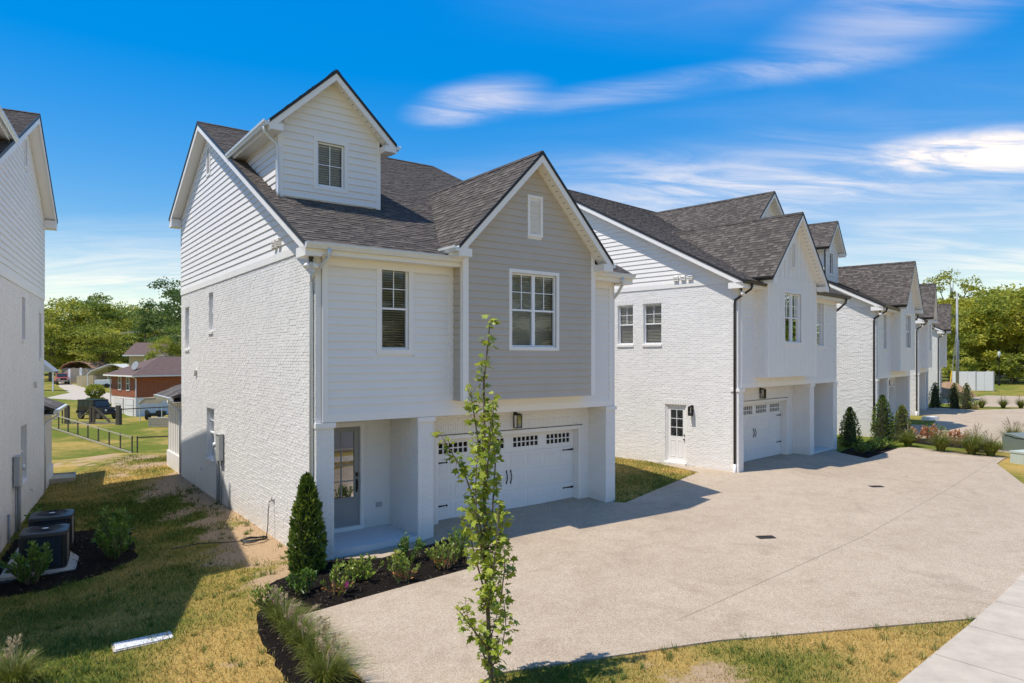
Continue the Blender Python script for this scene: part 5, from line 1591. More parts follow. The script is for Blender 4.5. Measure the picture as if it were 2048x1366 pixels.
patch = fbm(tx + 7, ty - 3, .6, 3)
k2 = rt.random(len(tx)) > np.clip(bare * 1.15, 0, .97)
tx, ty, dry, patch = tx[k2], ty[k2], dry[k2], patch[k2]
n = len(tx); an = rt.random(n) * 2 * np.pi; hh = rt.uniform(.025, .08, n) * np.where(dry < .3, 1.5, 1.0) * (.6 + .8 * patch); wd = rt.uniform(.003, .006, n) * (1 + ty / 22)
z = gz(tx, ty)
le = rt.normal(size=(n, 2)) * .6
A = np.stack([tx - np.cos(an) * wd, ty - np.sin(an) * wd, z - .004], -1); B = np.stack([tx + np.cos(an) * wd, ty + np.sin(an) * wd, z - .004], -1)
C = np.stack([tx + le[:, 0] * hh, ty + le[:, 1] * hh, z + hh], -1)
tn = np.clip(dry * .95 + (patch - .5) * .25 + rt.normal(size=n) * .22, 0, 1)
# scattered weeds and taller tufts
wx = rt.uniform(-13, 8, 900); wy = rt.uniform(8.2, 24, 900); kw = np.ones(900, bool)
for poly in (DRIVE, BED1, BED0, hp(0), hp(1), hp(2), swp): kw &= ~inside(poly, wx, wy)
wx, wy = wx[kw][:420], wy[kw][:420]; m_ = 34; wx = np.repeat(wx, m_); wy = np.repeat(wy, m_); n2_ = len(wx); aw = rt.random(n2_) * 2 * np.pi; rw = rt.random(n2_) * .07; wx = wx + np.cos(aw) * rw; wy = wy + np.sin(aw) * rw
hw_ = rt.uniform(.04, .12, n2_); zw = gz(wx, wy); ww = rt.uniform(.003, .006, n2_)
A = np.concatenate([A, np.stack([wx - np.sin(aw) * ww, wy + np.cos(aw) * ww, zw - .004], -1)]); B = np.concatenate([B, np.stack([wx + np.sin(aw) * ww, wy - np.cos(aw) * ww, zw - .004], -1)])
C = np.concatenate([C, np.stack([wx + np.cos(aw) * hw_ * .7, wy + np.sin(aw) * hw_ * .7, zw + hw_], -1)]); tn = np.concatenate([tn, np.clip(rt.normal(.18, .12, n2_), 0, 1)])
turf = link('turf', fast_mesh('turf', np.stack([A, B, C], 1).reshape(-1, 3), 3, tn, M['turf'])); tag(turf, 'patchy green and straw coloured lawn grass', 'grass', kind='stuff')
# mulch chips
nC = 5200; mx_ = rt.uniform(-13, 0, nC * 4); my_ = rt.uniform(8, 18.5, nC * 4); kk = inside(BED1, mx_, my_) | inside(BED0, mx_, my_)
mx_, my_ = mx_[kk][:nC], my_[kk][:nC]; n = len(mx_); c = np.stack([mx_, my_, gz(mx_, my_) + .024 + rt.random(n) * .012], -1)
M['chip'] = toned('bark_chip', [(0, (0.012, 0.009, 0.007)), (.6, (0.035, 0.026, 0.018)), (.9, (.11, .075, .045)), (1, (0.24, .16, .09))], .95)
mulch = link('mulch_chips', fast_mesh('mulch_chips', leaf_quads(c, unit(rt.normal(size=(n, 3)) * [1, 1, .25]), rt.uniform(.03, .075, n), .22, rt), 4, rt.random(n) ** 1.6, M['chip'])); tag(mulch, 'dark bark chips scattered over the planting beds', 'mulch', kind='stuff')

# ---- trees
def tree_meshes(kind, h, r_, n, seed, clumps=26, leaf=.42, open_=0.0, base=.22):
    r = np.random.default_rng(seed)
    zc = h * (base + (1 - base) / 2); rz = h * (1 - base) / 2
    cc = []
    while len(cc) < clumps:
        p = r.uniform(-1, 1, 3)
        q = np.linalg.norm(p)
        if .40 < q < 1.12: cc.append(p * [r_, r_, rz] * r.uniform(.85, 1.05) + [0, 0, zc])
    cc = np.array(cc); cr = r.uniform(.14, .40, clumps) * r_
    per = n // clumps; V = []; T = []
    for k in range(clumps):
        d = unit(r.normal(size=(per, 3))); d[:, 2] = np.where(d[:, 2] < -.3, -d[:, 2] * .5, d[:, 2]); rad = cr[k] * r.random(per) ** .4
        c = cc[k] + d * rad[:, None] * [1.15, 1.15, .85]
        ax_ = unit(d + r.normal(size=(per, 3)) * .7 + [0, 0, -.15])
        V.append(leaf_quads(c, ax_, leaf * r.uniform(.6, 1.3, per), .32, r)); T.append(np.clip(.58 + r.normal() * .13 + r.normal(size=per) * .16, 0, 1))
    me = fast_mesh('crown', np.concatenate(V), 4, np.concatenate(T), M['tree_' + kind])
    mb = MB(); mb.tube([(0, 0, -.3), (.1, 0, h * .2), (0, .1, h * .5), (0, 0, h * .8)], [h * .022, h * .018, h * .011, h * .003], 8)
    for k in range(min(12, clumps)):
        c = cc[k]; s = .25 + .35 * r.random(); mb.tube([(0, 0, h * s), tuple((np.array([0, 0, h * s]) + c) / 2 + [0, 0, .3]), tuple(c)], [h * .008, h * .005, h * .002], 5)
    return me, mb.mesh('trunk', M['bark'])
TM = {k: tree_meshes(*a) for k, a in {
    'oak_a': ('oak', 1.0 * 14, 6.0, 9600, 1, 60, .36), 'oak_b': ('oak', 14, 5.2, 8800, 2, 55, .36), 'lime_a': ('lime', 12, 4.6, 8800, 3, 55, .34), 'lime_b': ('lime', 12, 5.2, 9000, 4, 56, .34),
    'pine_a': ('pine', 16, 4.6, 9000, 5, 60, .34), 'gold_a': ('gold', 11, 4.4, 8800, 6, 52, .34), 'thin_a': ('lime', 18, 3.4, 3600, 12, 44, .36, 0, .30), 'bush': ('lime', 4.5, 2.8, 3000, 8, 18, .32, 0, .05)}.items()}
def tree(kind, x, y, h, label, group='trees beyond the houses', wide=1.0, rz=0.0):
    base = {'oak_a': 14, 'oak_b': 14, 'lime_a': 12, 'lime_b': 12, 'pine_a': 16, 'gold_a': 11, 'thin_a': 18, 'bush': 4.5}[kind]
    t = empty('tree' if kind != 'bush' else 'bush', (x, y, g(x, y)), rz); s = h / base; t.scale = (s * wide, s * wide, s)
    tag(t, label, 'tree' if kind != 'bush' else 'bush', group)
    link('crown', TM[kind][0], t); link('trunk', TM[kind][1], t)
    return t
k_ = 0
for kind, u_, y, h, wd, lab in [
    ('lime_a', -79.88, 118, 10.5, 1.1, 'green tree beside the left townhouse, farthest left of the tree line'),
    ('lime_b', -82.71, 126, 9.8, 1.2, 'yellow-green tree right behind the red pickup'),
    ('lime_b', -79.21, 124, 14.2, 1.1, 'tall green tree left of the highest crown'),
    ('oak_a', -78.58, 128, 15.5, 1.15, 'broadest and highest green crown of the left tree line'),
    ('lime_a', -69.60, 116, 9.5, 1.2, 'dark green tree behind the rusty shed'),
    ('lime_a', -81.64, 140, 14.0, 1.1, 'pale green tree right of the highest crown'),
    ('lime_a', -84.84, 150, 14.8, 1.1, 'pale tree in the middle distance above the carport'),
    ('lime_b', -82.31, 150, 14.2, 1.1, 'pale tree above the yellow house roof'),
    ('oak_b', -71.45, 128, 9.5, 1.2, 'dark tree behind the white carport'),
    ('lime_b', -73.20, 138, 12.5, 1.2, 'green tree behind the yellow house'),
    ('pine_a', -59.30, 118, 15.6, 1.0, 'dark conifer rising behind the nearest townhouse corner'),
    ('pine_a', -53.83, 112, 16.5, 1.1, 'taller dark conifer half hidden by the nearest townhouse'),
    ('lime_b', -48.61, 97, 7.6, .75, 'leafy tree in front of the yellow house wall'),
    ('oak_b', -47.77, 100, 9.5, 1.0, 'leafy tree touching the townhouse edge'),
    ('bush', -61.24, 108, 4.0, .9, 'round bright bush left of the yellow house'),
    ('bush', -94.87, 142, 6.5, 1.7, 'thicket under the left tree line behind the pickup'),
    ('bush', -93.48, 146, 7.0, 1.8, 'thicket under the left tree line behind the shed'),
    ('bush', -86.55, 142, 7.0, 1.8, 'thicket under the highest crown'),
    ('bush', -84.71, 146, 7.0, 1.8, 'thicket behind the carport'),
    ('bush', -79.56, 150, 7.0, 1.8, 'thicket behind the yellow house'),
    ('thin_a', 75.99, 118, 19.8, 1.0, 'tall sparse tree behind the utility pole'),
    ('gold_a', 70.26, 108, 12.8, 1.25, 'yellowing tree behind the white enclosure'),
    ('gold_a', 80.97, 120, 14.0, 1.25, 'yellow-green tree left of the lamp post'),
    ('lime_b', 83.82, 126, 13.5, 1.2, 'darker green tree behind the yellowing ones'),
    ('lime_a', 62.71, 100, 11.0, 1.1, 'yellow-green tree beside the last townhouse'),
    ('oak_b', 77.29, 112, 10.5, 1.1, 'dark tree right behind the lamp post'),
    ('lime_b', 87.23, 122, 14.5, 1.2, 'yellow-green tree right of the lamp post'),
    ('gold_a', 76.80, 104, 13.6, 1.3, 'big yellow-green tree at the right picture edge'),
    ('lime_b', 75.10, 98, 14.5, 1.3, 'yellow-green tree cut off by the right picture edge'),
    ('lime_a', 97.16, 138, 16.0, 1.3, 'tall green tree far behind the lamp post'),
    ('lime_b', 97.24, 130, 17.0, 1.3, 'tall tree behind the crown at the right picture edge'),
    ('bush', 70.17, 104, 4.8, 1.3, 'low bush behind the white enclosure'),
    ('bush', 71.81, 102, 5.0, 1.4, 'dark thicket bush right of the lamp post'),
    ('bush', 71.51, 98, 5.0, 1.4, 'thicket bush by the far pavement bend'),
    ('bush', 61.47, 96, 4.0, 1.2, 'bush between the last townhouse and the utility pole')]:
    tree(kind, u_, y, h, lab, wide=wd, rz=k_ * 1.7); k_ += 1
# across the street behind the viewpoint: what the window panes mirror
for kind, x, y, h, lab in [('oak_a', 47, 1, 13, 'street tree mirrored in the taupe bay window'), ('lime_b', 42, -11, 12, 'street tree mirrored in the white upper window'), ('oak_b', 53, 13, 13, 'street tree mirrored at the edge of the taupe bay window'), ('lime_a', 50, -22, 13, 'street tree mirrored low in the white upper window'),
                           ('oak_b', 62, 33, 19, 'street tree mirrored in the second upper window'), ('oak_a', 67, 45, 20, 'street tree mirrored in the second bay window'), ('lime_b', 74, 57, 18, 'street tree mirrored in the third bay window')]:
    tree(kind, x, y, h, lab, 'trees across the street', 1.35)
# ------------------------------------------------------------------ things in the yard
def T(name, x, y, rz, label, cat, group=None, z=None):
    t = empty(name, (x, y, g(x, y) if z is None else z), rz); tag(t, label, cat, group); return t
M['ac_dark'] = plain('condenser_charcoal', (0.022, 0.024, 0.025), 0.45, 0.2, var=0.06)
M['ac_top'] = plain('condenser_top', (0.05, 0.053, 0.055), 0.45, 0.2, var=0.05)
M['pad'] = plain('pale_pad', (0.50, 0.46, 0.38), 0.85, var=0.08, bs=0.1)
M['hose'] = plain('dark_hose', (0.03, 0.035, 0.033), 0.5)
M['brass'] = plain('weathered_brass', (0.25, 0.20, 0.15), 0.5, 0.5)
M['box_green'] = plain('utility_green', (0.16, 0.19, 0.155), 0.55, var=0.04)
M['box_pale'] = plain('utility_pale_green', (0.45, 0.50, 0.43), 0.6, var=0.04)
def rounded_rect(w, d, r, n=4):
    P = []
    for cx, cy, a0 in ((w / 2 - r, d / 2 - r, 0), (-w / 2 + r, d / 2 - r, 90), (-w / 2 + r, -d / 2 + r, 180), (w / 2 - r, -d / 2 + r, 270)):
        for k in range(n + 1):
            a = math.radians(a0 + 90 * k / n); P.append((cx + r * math.cos(a), cy + r * math.sin(a)))
    return P
def condenser(x, y, rz, label):
    t = T('condenser_unit', x, y, rz, label, 'air conditioner', 'condenser units beside the left townhouse', z=g(x, y) + .06)
    w, h = .84, .80
    mb = MB(); mb.prism([(a, b, .0) for a, b in rounded_rect(w, w, .14)], (0, 0, .06)); mb.build('base_pan', M['ac_dark'], t)
    mb = MB(); mb.prism([(a, b, .06) for a, b in rounded_rect(w - .10, w - .10, .08)], (0, 0, h - .12)); mb.build('coil', M['black'], t)
    for k in range(16):   # louvred guard, one rail at a time
        zz = .09 + k * .043
        mb = MB(); P = rounded_rect(w, w, .14, 4); Q = rounded_rect(w - .03, w - .03, .09, 4); n = len(P)
        vs = [(a, b, zz) for a, b in P] + [(a, b, zz + .022) for a, b in Q]
        mb.add(vs, [(i, (i + 1) % n, n + (i + 1) % n, n + i) for i in range(n)]); mb.build('louver', M['ac_dark'], t)
    for sx in (-1, 1):
        for sy in (-1, 1):
            mb = MB(); mb.prism([(sx * (w / 2 - .05) + a, sy * (w / 2 - .05) + b, .06) for a, b in rounded_rect(.115, .115, .04, 2)], (0, 0, h - .12)); mb.build('corner_post', M['ac_dark'], t)
    # top with a round fan opening
    mb = MB(); P = rounded_rect(w + .02, w + .02, .15, 6); n = len(P); R0 = .345
    top = []; ring = []
    for a, b in P:
        an = math.atan2(b, a); top.append((a, b, h)); ring.append((R0 * math.cos(an), R0 * math.sin(an), h + .025))
    low = [(a, b, h - .07) for a, b in P]; inn = [(a, b, h - .06) for a, b, c in ring]
    mb.add(low + top + ring + inn, [(i, (i + 1) % n, n + (i + 1) % n, n + i) for i in range(n)] + [(n + i, n + (i + 1) % n, 2 * n + (i + 1) % n, 2 * n + i) for i in range(n)] + [(2 * n + i, 2 * n + (i + 1) % n, 3 * n + (i + 1) % n, 3 * n + i) for i in range(n)])
    mb.build('top_cover', M['ac_top'], t)
    mb = MB(); mb.lathe([(.355, h - .02), (.355, h + .016)], n=28); mb.build('fan_well', M['black'], t)
    mb = MB()
    for k in range(7):
        r = .06 + k * .045; mb.tube([(r * math.cos(a * math.pi / 12), r * math.sin(a * math.pi / 12), h + .022) for a in range(25)], .0045, 4)
    for k in range(6):
        a = k * math.pi / 3; mb.tube([(0, 0, h + .022), (.345 * math.cos(a), .345 * math.sin(a), h + .022)], .005, 4)
    mb.build('fan_grille', M['ac_dark'], t)
    mb = MB(); mb.lathe([(.06, h + .016), (.06, h + .030), (.04, h + .034)], n=16); mb.build('fan_hub', M['gut_light'], t)
    return t
condenser(-10.22, 14.95, .50, 'nearer dark condenser unit behind the front laurel')
condenser(-10.98, 16.30, .50, 'farther dark condenser unit behind the first one')
t = T('equipment_pad', -10.6, 15.6, .50, 'pale composite pad under the condenser units', 'pad'); mb = MB(); mb.box(-.72, .62, -1.35, 1.25, -.08, .058); mb.build('slab', M['pad'], t)
t = T('hose_bundle', -10.9, 14.2, 0, 'bundled dark hoses at the left picture edge by the condensers', 'hose')
for k in range(4):
    mb = MB(); mb.tube([(-.5 - .05 * k, .5, .25), (-.2, .25 - .08 * k, .10), (.15 + .05 * k, -.1, .05), (.5, -.25 + .1 * k, .04), (.85, .2 + .1 * k, .10), (.95, .55, .3)], .018, 6); mb.build('hose', M['hose'], t, True)
# hose and tap by the nearest side wall
x, y = hw(1, -.10, 2.75); t = T('garden_hose', x, y, math.radians(90 - 53.5), 'dark garden hose coiled on bare soil below the wall tap', 'hose')
pts = [(-.02, 0, .84), (-.05, -.02, .70), (-.06, -.03, .35), (-.10, -.06, .10)]
for k in range(44):
    a = k * .42; r = .20 + .03 * math.sin(k * .9); pts.append((-.38 + r * 1.35 * math.cos(a) , -.02 + r * math.sin(a), .025 + .0012 * k + .012 * math.sin(k * 1.7)))
pts += [(-.9, .15, .03), (-1.5, .45, .03), (-2.1, .3, .03)]
mb = MB(); mb.tube(pts, .011, 6); mb.build('hose_loop', M['hose'], t, True)
t = T('wall_tap', *hw(1, -.012, 2.75), math.radians(90 - 53.5), 'brass tap on the brick wall of the nearest townhouse', 'tap'); mb = MB(); mb.tube([(0, 0, .90), (-.09, 0, .90), (-.11, 0, .86)], .016, 8); mb.tube([(-.05, 0, .90), (-.05, 0, .96)], .010, 6); mb.tube([(-.05, -.035, .965), (-.05, .035, .965)], .012, 6); mb.build('valve', M['brass'], t, True)
mb = MB(); mb.box(-.012, -.002, -.04, .04, .85, .95); mb.build('wall_plate', M['gut_light'], t)
# concrete lid in the lawn
t = T('utility_vault', -5.78, 10.72, .62, 'pale concrete vault lid set in the lawn', 'utility cover'); mb = MB(); mb.box(-.40, .40, -.15, .15, -.1, .030); mb.build('lid', M['porch'], t)
mb = MB(); mb.box(-.43, .43, -.18, .18, -.1, .012); mb.build('rim', M['concrete'], t); mb = MB(); mb.box(.31, .35, -.02, .02, .030, .034); mb.build('lift_hole', M['black'], t)
# drain grates
for (x, y, rz, lab) in [(5.87, 15.79, .10, 'dark drain grate in the middle of the driveway'), (11.33, 21.24, .05, 'far dark drain grate in the driveway')]:
    t = T('drain_grate', x, y, rz, lab, 'drain', 'drain grates in the driveway', z=g(x, y) + .029); mb = MB(); mb.box(-.19, .19, -.10, .10, -.05, .004); mb.build('pit', M['black'], t)
    for k in range(7): mb = MB(); mb.box(-.18 + k * .054, -.15 + k * .054, -.09, .09, .004, .014); mb.build('bar', M['gut_dark'], t)
    mb = MB(); [mb.box(*q, .004, .015) for q in ((-.20, .20, -.11, -.092), (-.20, .20, .092, .11), (-.20, -.183, -.092, .092), (.183, .20, -.092, .092))]; mb.build('rim', M['gut_dark'], t)
# cabinets at the right edge
t = T('utility_cabinet', 21.75, 28.7, .25, 'dark green transformer cabinet at the right picture edge', 'cabinet'); mb = MB(); mb.prism([(-.85, -.5, .06), (.85, -.5, .06), (.85, .5, .06), (-.85, .5, .06)], (0, 0, .62)); mb.build('body', M['box_green'], t)
mb = MB(); mb.prism([(-.88, -.53, .68), (.88, -.53, .68), (.88, .1, .80), (-.88, .1, .80)], (0, .42, 0)); mb.build('lid', M['box_green'], t); mb = MB(); mb.box(-.95, .95, -.6, .6, -.1, .06); mb.build('plinth', M['concrete'], t)
for k in (-1, 1): mb = MB(); mb.box(.02 * k + (-.8 if k < 0 else 0), (.8 if k > 0 else 0) + .02 * k, -.512, -.501, .12, .64); mb.build('door', M['box_green'], t)
mb = MB(); mb.box(-.06, .06, -.535, -.512, .36, .46); mb.build('hasp', M['grey_box'], t)
t = T('utility_pedestal', 19.45, 25.9, .35, 'pale green louvred utility pedestal before the dark cabinet', 'cabinet'); mb = MB(); mb.prism([(-.42, -.25, .0), (.42, -.25, .0), (.42, .25, .0), (-.42, .25, .0)], (0, 0, .40)); mb.build('body', M['box_pale'], t)
mb = MB(); mb.box(-.44, .44, -.27, .27, .40, .47); mb.build('lid', M['box_pale'], t)
for k in range(3): mb = MB(); mb.para((-.2, -.25, .14 + k * .075), (.22, 0, 0), (0, -.03, -.01), (0, 0, .03)); mb.build('louver', M['trim'], t)
mb = MB(); mb.box(-.12, -.04, -.262, -.25, .03, .09); mb.build('lock_plate', M['grey_box'], t)

# ------------------------------------------------------------------ far right: enclosure, pole, lamp
M['wood_pole'] = plain('grey_pole_wood', (0.36, 0.37, 0.37), 0.8, var=0.12, vs=4)
M['yellow'] = plain('yellow_plastic', (0.75, 0.45, 0.02), 0.5)
M['cable'] = plain('cable', (0.25, 0.26, 0.25), 0.6)
M['encl'] = plain('white_panel', (0.74, 0.75, 0.76), 0.6, var=0.03)
ex_, ey_ = 53.98, 80.0
t = T('refuse_enclosure', ex_, ey_, -.35, 'white panel enclosure beyond the last driveway', 'enclosure')
for k in range(4):
    mb = MB(); mb.box(-1.7 + k * .86, -.86 + k * .86, -1.2, -1.12, .05, 2.25); mb.build('panel', M['encl'], t)
for k in range(3):
    mb = MB(); mb.box(-1.78, -1.7, -1.1 + k * .75, -.37 + k * .75, .05, 2.25); mb.build('panel', M['encl'], t); mb = MB(); mb.box(1.74, 1.82, -1.1 + k * .75, -.37 + k * .75, .05, 2.25); mb.build('panel', M['encl'], t)
for x_, y_ in ((-1.76, -1.16), (.02, -1.17), (1.76, -1.16), (-1.76, 1.2), (1.76, 1.2)): mb = MB(); mb.box(x_ - .06, x_ + .06, y_ - .06, y_ + .06, -.3, 2.32); mb.build('post', M['grey_box'], t)
px_, py2 = 49.55, 76.0
t = T('utility_pole', px_, py2, 0, 'tall grey utility pole with guy wire left of the enclosure', 'pole')
mb = MB(); mb.tube([(0, 0, -.5), (0, 0, 11.2)], [.15, .10], 10); mb.build('shaft', M['wood_pole'], t, True)
mb = MB(); mb.tube([(.22, .05, -.3), (.20, .05, 6.0)], .045, 8); mb.build('conduit', M['grey_box'], t, True)
mb = MB(); mb.tube([(0, 0, 7.6), (-1.5, -1.0, .1)], .018, 6); mb.build('guy_wire', M['cable'], t); mb = MB(); mb.tube([(-.02, 0, 6.4), (-1.4, -.9, .1)], .018, 6); mb.build('guy_wire', M['cable'], t)
mb = MB(); mb.tube([(-1.5, -1.0, .05), (-1.02, -.68, 2.5)], .065, 8); mb.build('guy_guard', M['yellow'], t)
mb = MB(); mb.tube([(0, 0, 9.0), (-2.2, -1, 7.2), (-4.6, -2, 5.6)], .012, 5); mb.build('cable', M['cable'], t)
lx, ly = 65.65, 92.0
t = T('street_lamp', lx, ly, 0, 'black post lamp with pale globe near the far bend', 'lamp'); mb = MB(); mb.lathe([(.16, -.1), (.16, .35), (.09, .5), (.06, .8), (.05, 3.6), (.09, 3.7), (.12, 3.8)], n=12); mb.build('post', M['black'], t, True)
mb = MB(); mb.lathe([(.10, 3.8), (.18, 4.02), (.20, 4.2), (.16, 4.45), (.08, 4.62)], n=16); mb.build('globe', plain('frosted_globe', (.55, .55, .5), .4), t, True); mb = MB(); mb.lathe([(.12, 4.62), (.10, 4.7), (.03, 4.82)], n=12); mb.build('cap', M['black'], t, True)
t = T('soil_heap', 46.10, 72, 0, 'bare brown soil heap beside the last townhouse', 'soil'); r = random.Random(4); mb = MB()
n_ = 18; rings = [(2.6, -.1), (2.1, .45), (1.4, 1.0), (.7, 1.35), (.15, 1.5)]; vs = []
for q, (rad, zz) in enumerate(rings):
    for k in range(n_): a = 2 * math.pi * k / n_; rr = rad * r.uniform(.85, 1.12); vs.append((rr * math.cos(a), rr * math.sin(a) * .8, zz + r.uniform(-.1, .1) * (q > 0)))
mb.add(vs, [(q * n_ + k, q * n_ + (k + 1) % n_, (q + 1) * n_ + (k + 1) % n_, (q + 1) * n_ + k) for q in range(4) for k in range(n_)] + [tuple(4 * n_ + k for k in range(n_))]); mb.build('mound', plain('brown_soil', (.30, .19, .11), .95, var=.2, vs=3, bs=.5, bscale=12), t, True)
t = T('white_box', 20.35, 34.75, .4, 'white box with a red mark by the third garage pillar', 'box'); mb = MB(); mb.box(-.16, .16, -.16, .16, .03, .36); mb.build('body', M['trim'], t); mb = MB(); mb.box(-.10, .04, -.164, -.161, .14, .24); mb.build('mark', plain('red_mark', (.6, .12, .06), .6), t)
t = T('foam_block', 26.6, 43.4, .5, 'flat white block lying at the third driveway edge', 'block'); mb = MB(); mb.box(-.55, .55, -.25, .25, .02, .22); mb.box(-.5, .5, -.2, .2, .22, .25); mb.build('body', M['trim'], t)

# ------------------------------------------------------------------ left background: yards, houses, vehicles
M['redbrick'] = None
def redbrick():
    m, nt, b = newmat('red_brick'); b.inputs['Roughness'].default_value = .85
    tcn = node(nt, 'ShaderNodeTexCoord'); mp_ = node(nt, 'ShaderNodeMapping'); mp_.inputs['Rotation'].default_value = (math.radians(90), 0, 0)
    nt.links.new(tcn.outputs['Object'], mp_.inputs['Vector'])
    n = noise(nt, 5, 5, .7, tcn.outputs['Object']); n2 = noise(nt, 60, 2, .6, tcn.outputs['Object'])
    c = ramp(nt, n.outputs['Fac'], [(.3, (.25, .075, .032)), (.6, (.36, .115, .05)), (.8, (.42, .16, .08))]); nt.links.new(c, b.inputs['Base Color']); bump(nt, b, n2.outputs['Fac'], .4, .02)
    return m
M['redbrick'] = redbrick()
M['brownroof'] = plain('brown_shingle', (.125, .078, .064), .9, var=.18, vs=2.5, bs=.4, bscale=14)
M['tanbrick'] = plain('tan_brick', (.55, .44, .26), .85, var=.1, vs=8)
M['weathered'] = plain('weathered_board', (.30, .26, .20), .9, var=.25, vs=5)
M['fence_wood'] = plain('fence_wood', (.10, .08, .058), .9, var=.25, vs=5)
M['rail_pale'] = plain('pale_rail', (.42, .36, .26), .9, var=.15, vs=5)
M['rust'] = plain('rusty_sheet', (.34, .20, .12), .7, .1, var=.35, vs=1.5)
M['tan_canvas'] = plain('tan_canvas', (.50, .38, .25), .8, var=.05)
M['white_sheet'] = plain('white_sheet_metal', (.68, .68, .63), .5, var=.05)
# red brick house: local x along the garage face, y back
rh = empty('brick_house', (-38.5, 70.0, -1.9), math.atan2(.66, -.75) - math.pi); tag(rh, 'red brick house with white basement garage and brown hipped roof', 'house')
# local frame: corner at the origin, -x side runs along the garage face (length 7), +y runs back-right
LW, LD = 7.0, 11.0
mb = MB(); mb.box(-LW, 0, 0, LD, -.4, 2.12); base_ = mb.build('basement', M['trim'], rh)
mb = MB(); mb.box(-LW - .03, .03, -.03, LD + .03, 2.12, 4.45); mb.build('brick_storey', M['redbrick'], rh)
for k in range(8):
    mb = MB(); mb.box(.001, .012, .4 + k * 1.3, 1.62 + k * 1.3, .2, 1.1); mb.build('block', M['encl'], rh); mb = MB(); mb.box(.001, .012, .4 + k * 1.3, 1.62 + k * 1.3, 1.14, 2.05); mb.build('block', M['encl'], rh)
for x0, x1 in ((-6.0, -3.5), (-2.9, -.7)):
    mb = MB(); mb.box(x0, x1, -.06, -.002, -.1, 1.95); gdr = mb.build('garage_door', plain('beige_door', (.62, .52, .46), .6), rh)
    for j in range(3): mb = MB(); mb.box(x0 + .1, x1 - .1, -.075, -.06, .05 + j * .62, .58 + j * .62); mb.build('panel', M['soffit'], gdr)
for x0 in (-4.9, -2.6):
    w = empty('window', parent=rh); mb = MB(); mb.box(x0, x0 + .85, -.08, -.031, 2.75, 4.25); mb.build('frame', M['vinyl'], w); mb = MB(); mb.box(x0 + .1, x0 + .75, -.085, -.08, 2.85, 3.48); mb.box(x0 + .1, x0 + .75, -.085, -.08, 3.54, 4.15); mb.build('pane', M['black'], w)
for y0 in (6.4,):
    w = empty('window', parent=rh); mb = MB(); mb.box(.031, .08, y0, y0 + 2.0, 2.7, 4.3); mb.build('frame', M['vinyl'], w); mb = MB(); mb.box(.08, .085, y0 + .12, y0 + 1.88, 2.85, 3.45); mb.box(.08, .085, y0 + .12, y0 + 1.88, 3.52, 4.2); mb.build('pane', M['black'], w)
ov = .6; hx = LW / 2
mb = MB(); mb.add([(-LW - ov, -ov, 4.42), (ov, -ov, 4.42), (ov, LD + ov, 4.42), (-LW - ov, LD + ov, 4.42), (-hx, hx, 6.35), (-hx, LD - hx, 6.35), (-LW - ov, -ov, 4.30), (ov, -ov, 4.30), (ov, LD + ov, 4.30), (-LW - ov, LD + ov, 4.30)],
                  [(0, 1, 4), (1, 2, 5, 4), (2, 3, 5), (3, 0, 4, 5), (0, 6, 7, 1), (1, 7, 8, 2), (2, 8, 9, 3), (3, 9, 6, 0), (6, 9, 8, 7)]); rf = mb.build('roof', M['brownroof'], rh)
mb = MB(); mb.box(-LW - ov - .05, ov + .05, -ov - .06, -ov, 4.26, 4.40); mb.box(ov, ov + .06, -ov, LD + ov, 4.26, 4.40); mb.build('gutter', M['trim'], rh)
mb = MB(); mb.tube([(.1, -.5, 4.3), (.1, -.1, 4.05), (.1, -.08, 0)], .06, 8); mb.build('downspout', M['trim'], rh); mb = MB(); mb.tube([(-7.1, -.5, 4.3), (-7.1, -.1, 4.05), (-7.1, -.08, 0)], .06, 8); mb.build('downspout', M['trim'], rh)
dsh = empty('satellite_dish', parent=rh); mb = MB(); mb.lathe([(.02, 0), (.28, .05), (.45, .16), (.47, .17)], (0, 0, 0), 16); o_ = mb.build('dish', M['pipe'], dsh); dsh.location = (-1.6, .55, 5.35); o_.rotation_euler = (1.2, 0, .3); mb = MB(); mb.tube([(0, 0, -.55), (0, 0, 0)], .03, 6); mb.build('mast', M['pipe'], dsh)
mb = MB(); mb.tube([(-1.2, 7.0, 5.2), (-1.2, 7.0, 5.75)], .05, 6); mb.build('vent_pipe', M['pipe'], rf)
# yellow brick house behind
yh = empty('yellow_house', (-56.12, 100, g(-56.12, 100)), .15); tag(yh, 'pale yellow brick house with brown gable roof among the trees', 'house')
mb = MB(); mb.box(0, 9, 0, 8, -1, 5.0); mb.build('wall', M['tanbrick'], yh); mb = MB(); mb.prism([(-.6, -.7, 4.95), (-.6, 8.7, 4.95), (-.6, 4, 6.9)], (10.2, 0, 0)); mb.build('roof', M['brownroof'], yh)
mb = MB(); mb.box(-.62, 9.62, -.74, -.70, 4.82, 5.0); mb.build('fascia', M['trim'], yh)
for x0 in (2.1, 5.6): w = empty('window', parent=yh); mb = MB(); mb.box(x0, x0 + 1.1, -.06, -.001, 3.2, 4.6); mb.build('frame', M['vinyl'], w); mb = MB(); mb.box(x0 + .3, x0 + .8, -.07, -.06, 3.3, 4.5); mb.build('pane', M['black'], w)
mb = MB(); mb.tube([(5.2, 4, 6.8), (5.2, 4, 8.2)], .06, 6); mb.build('antenna_mast', M['grey_box'], yh)
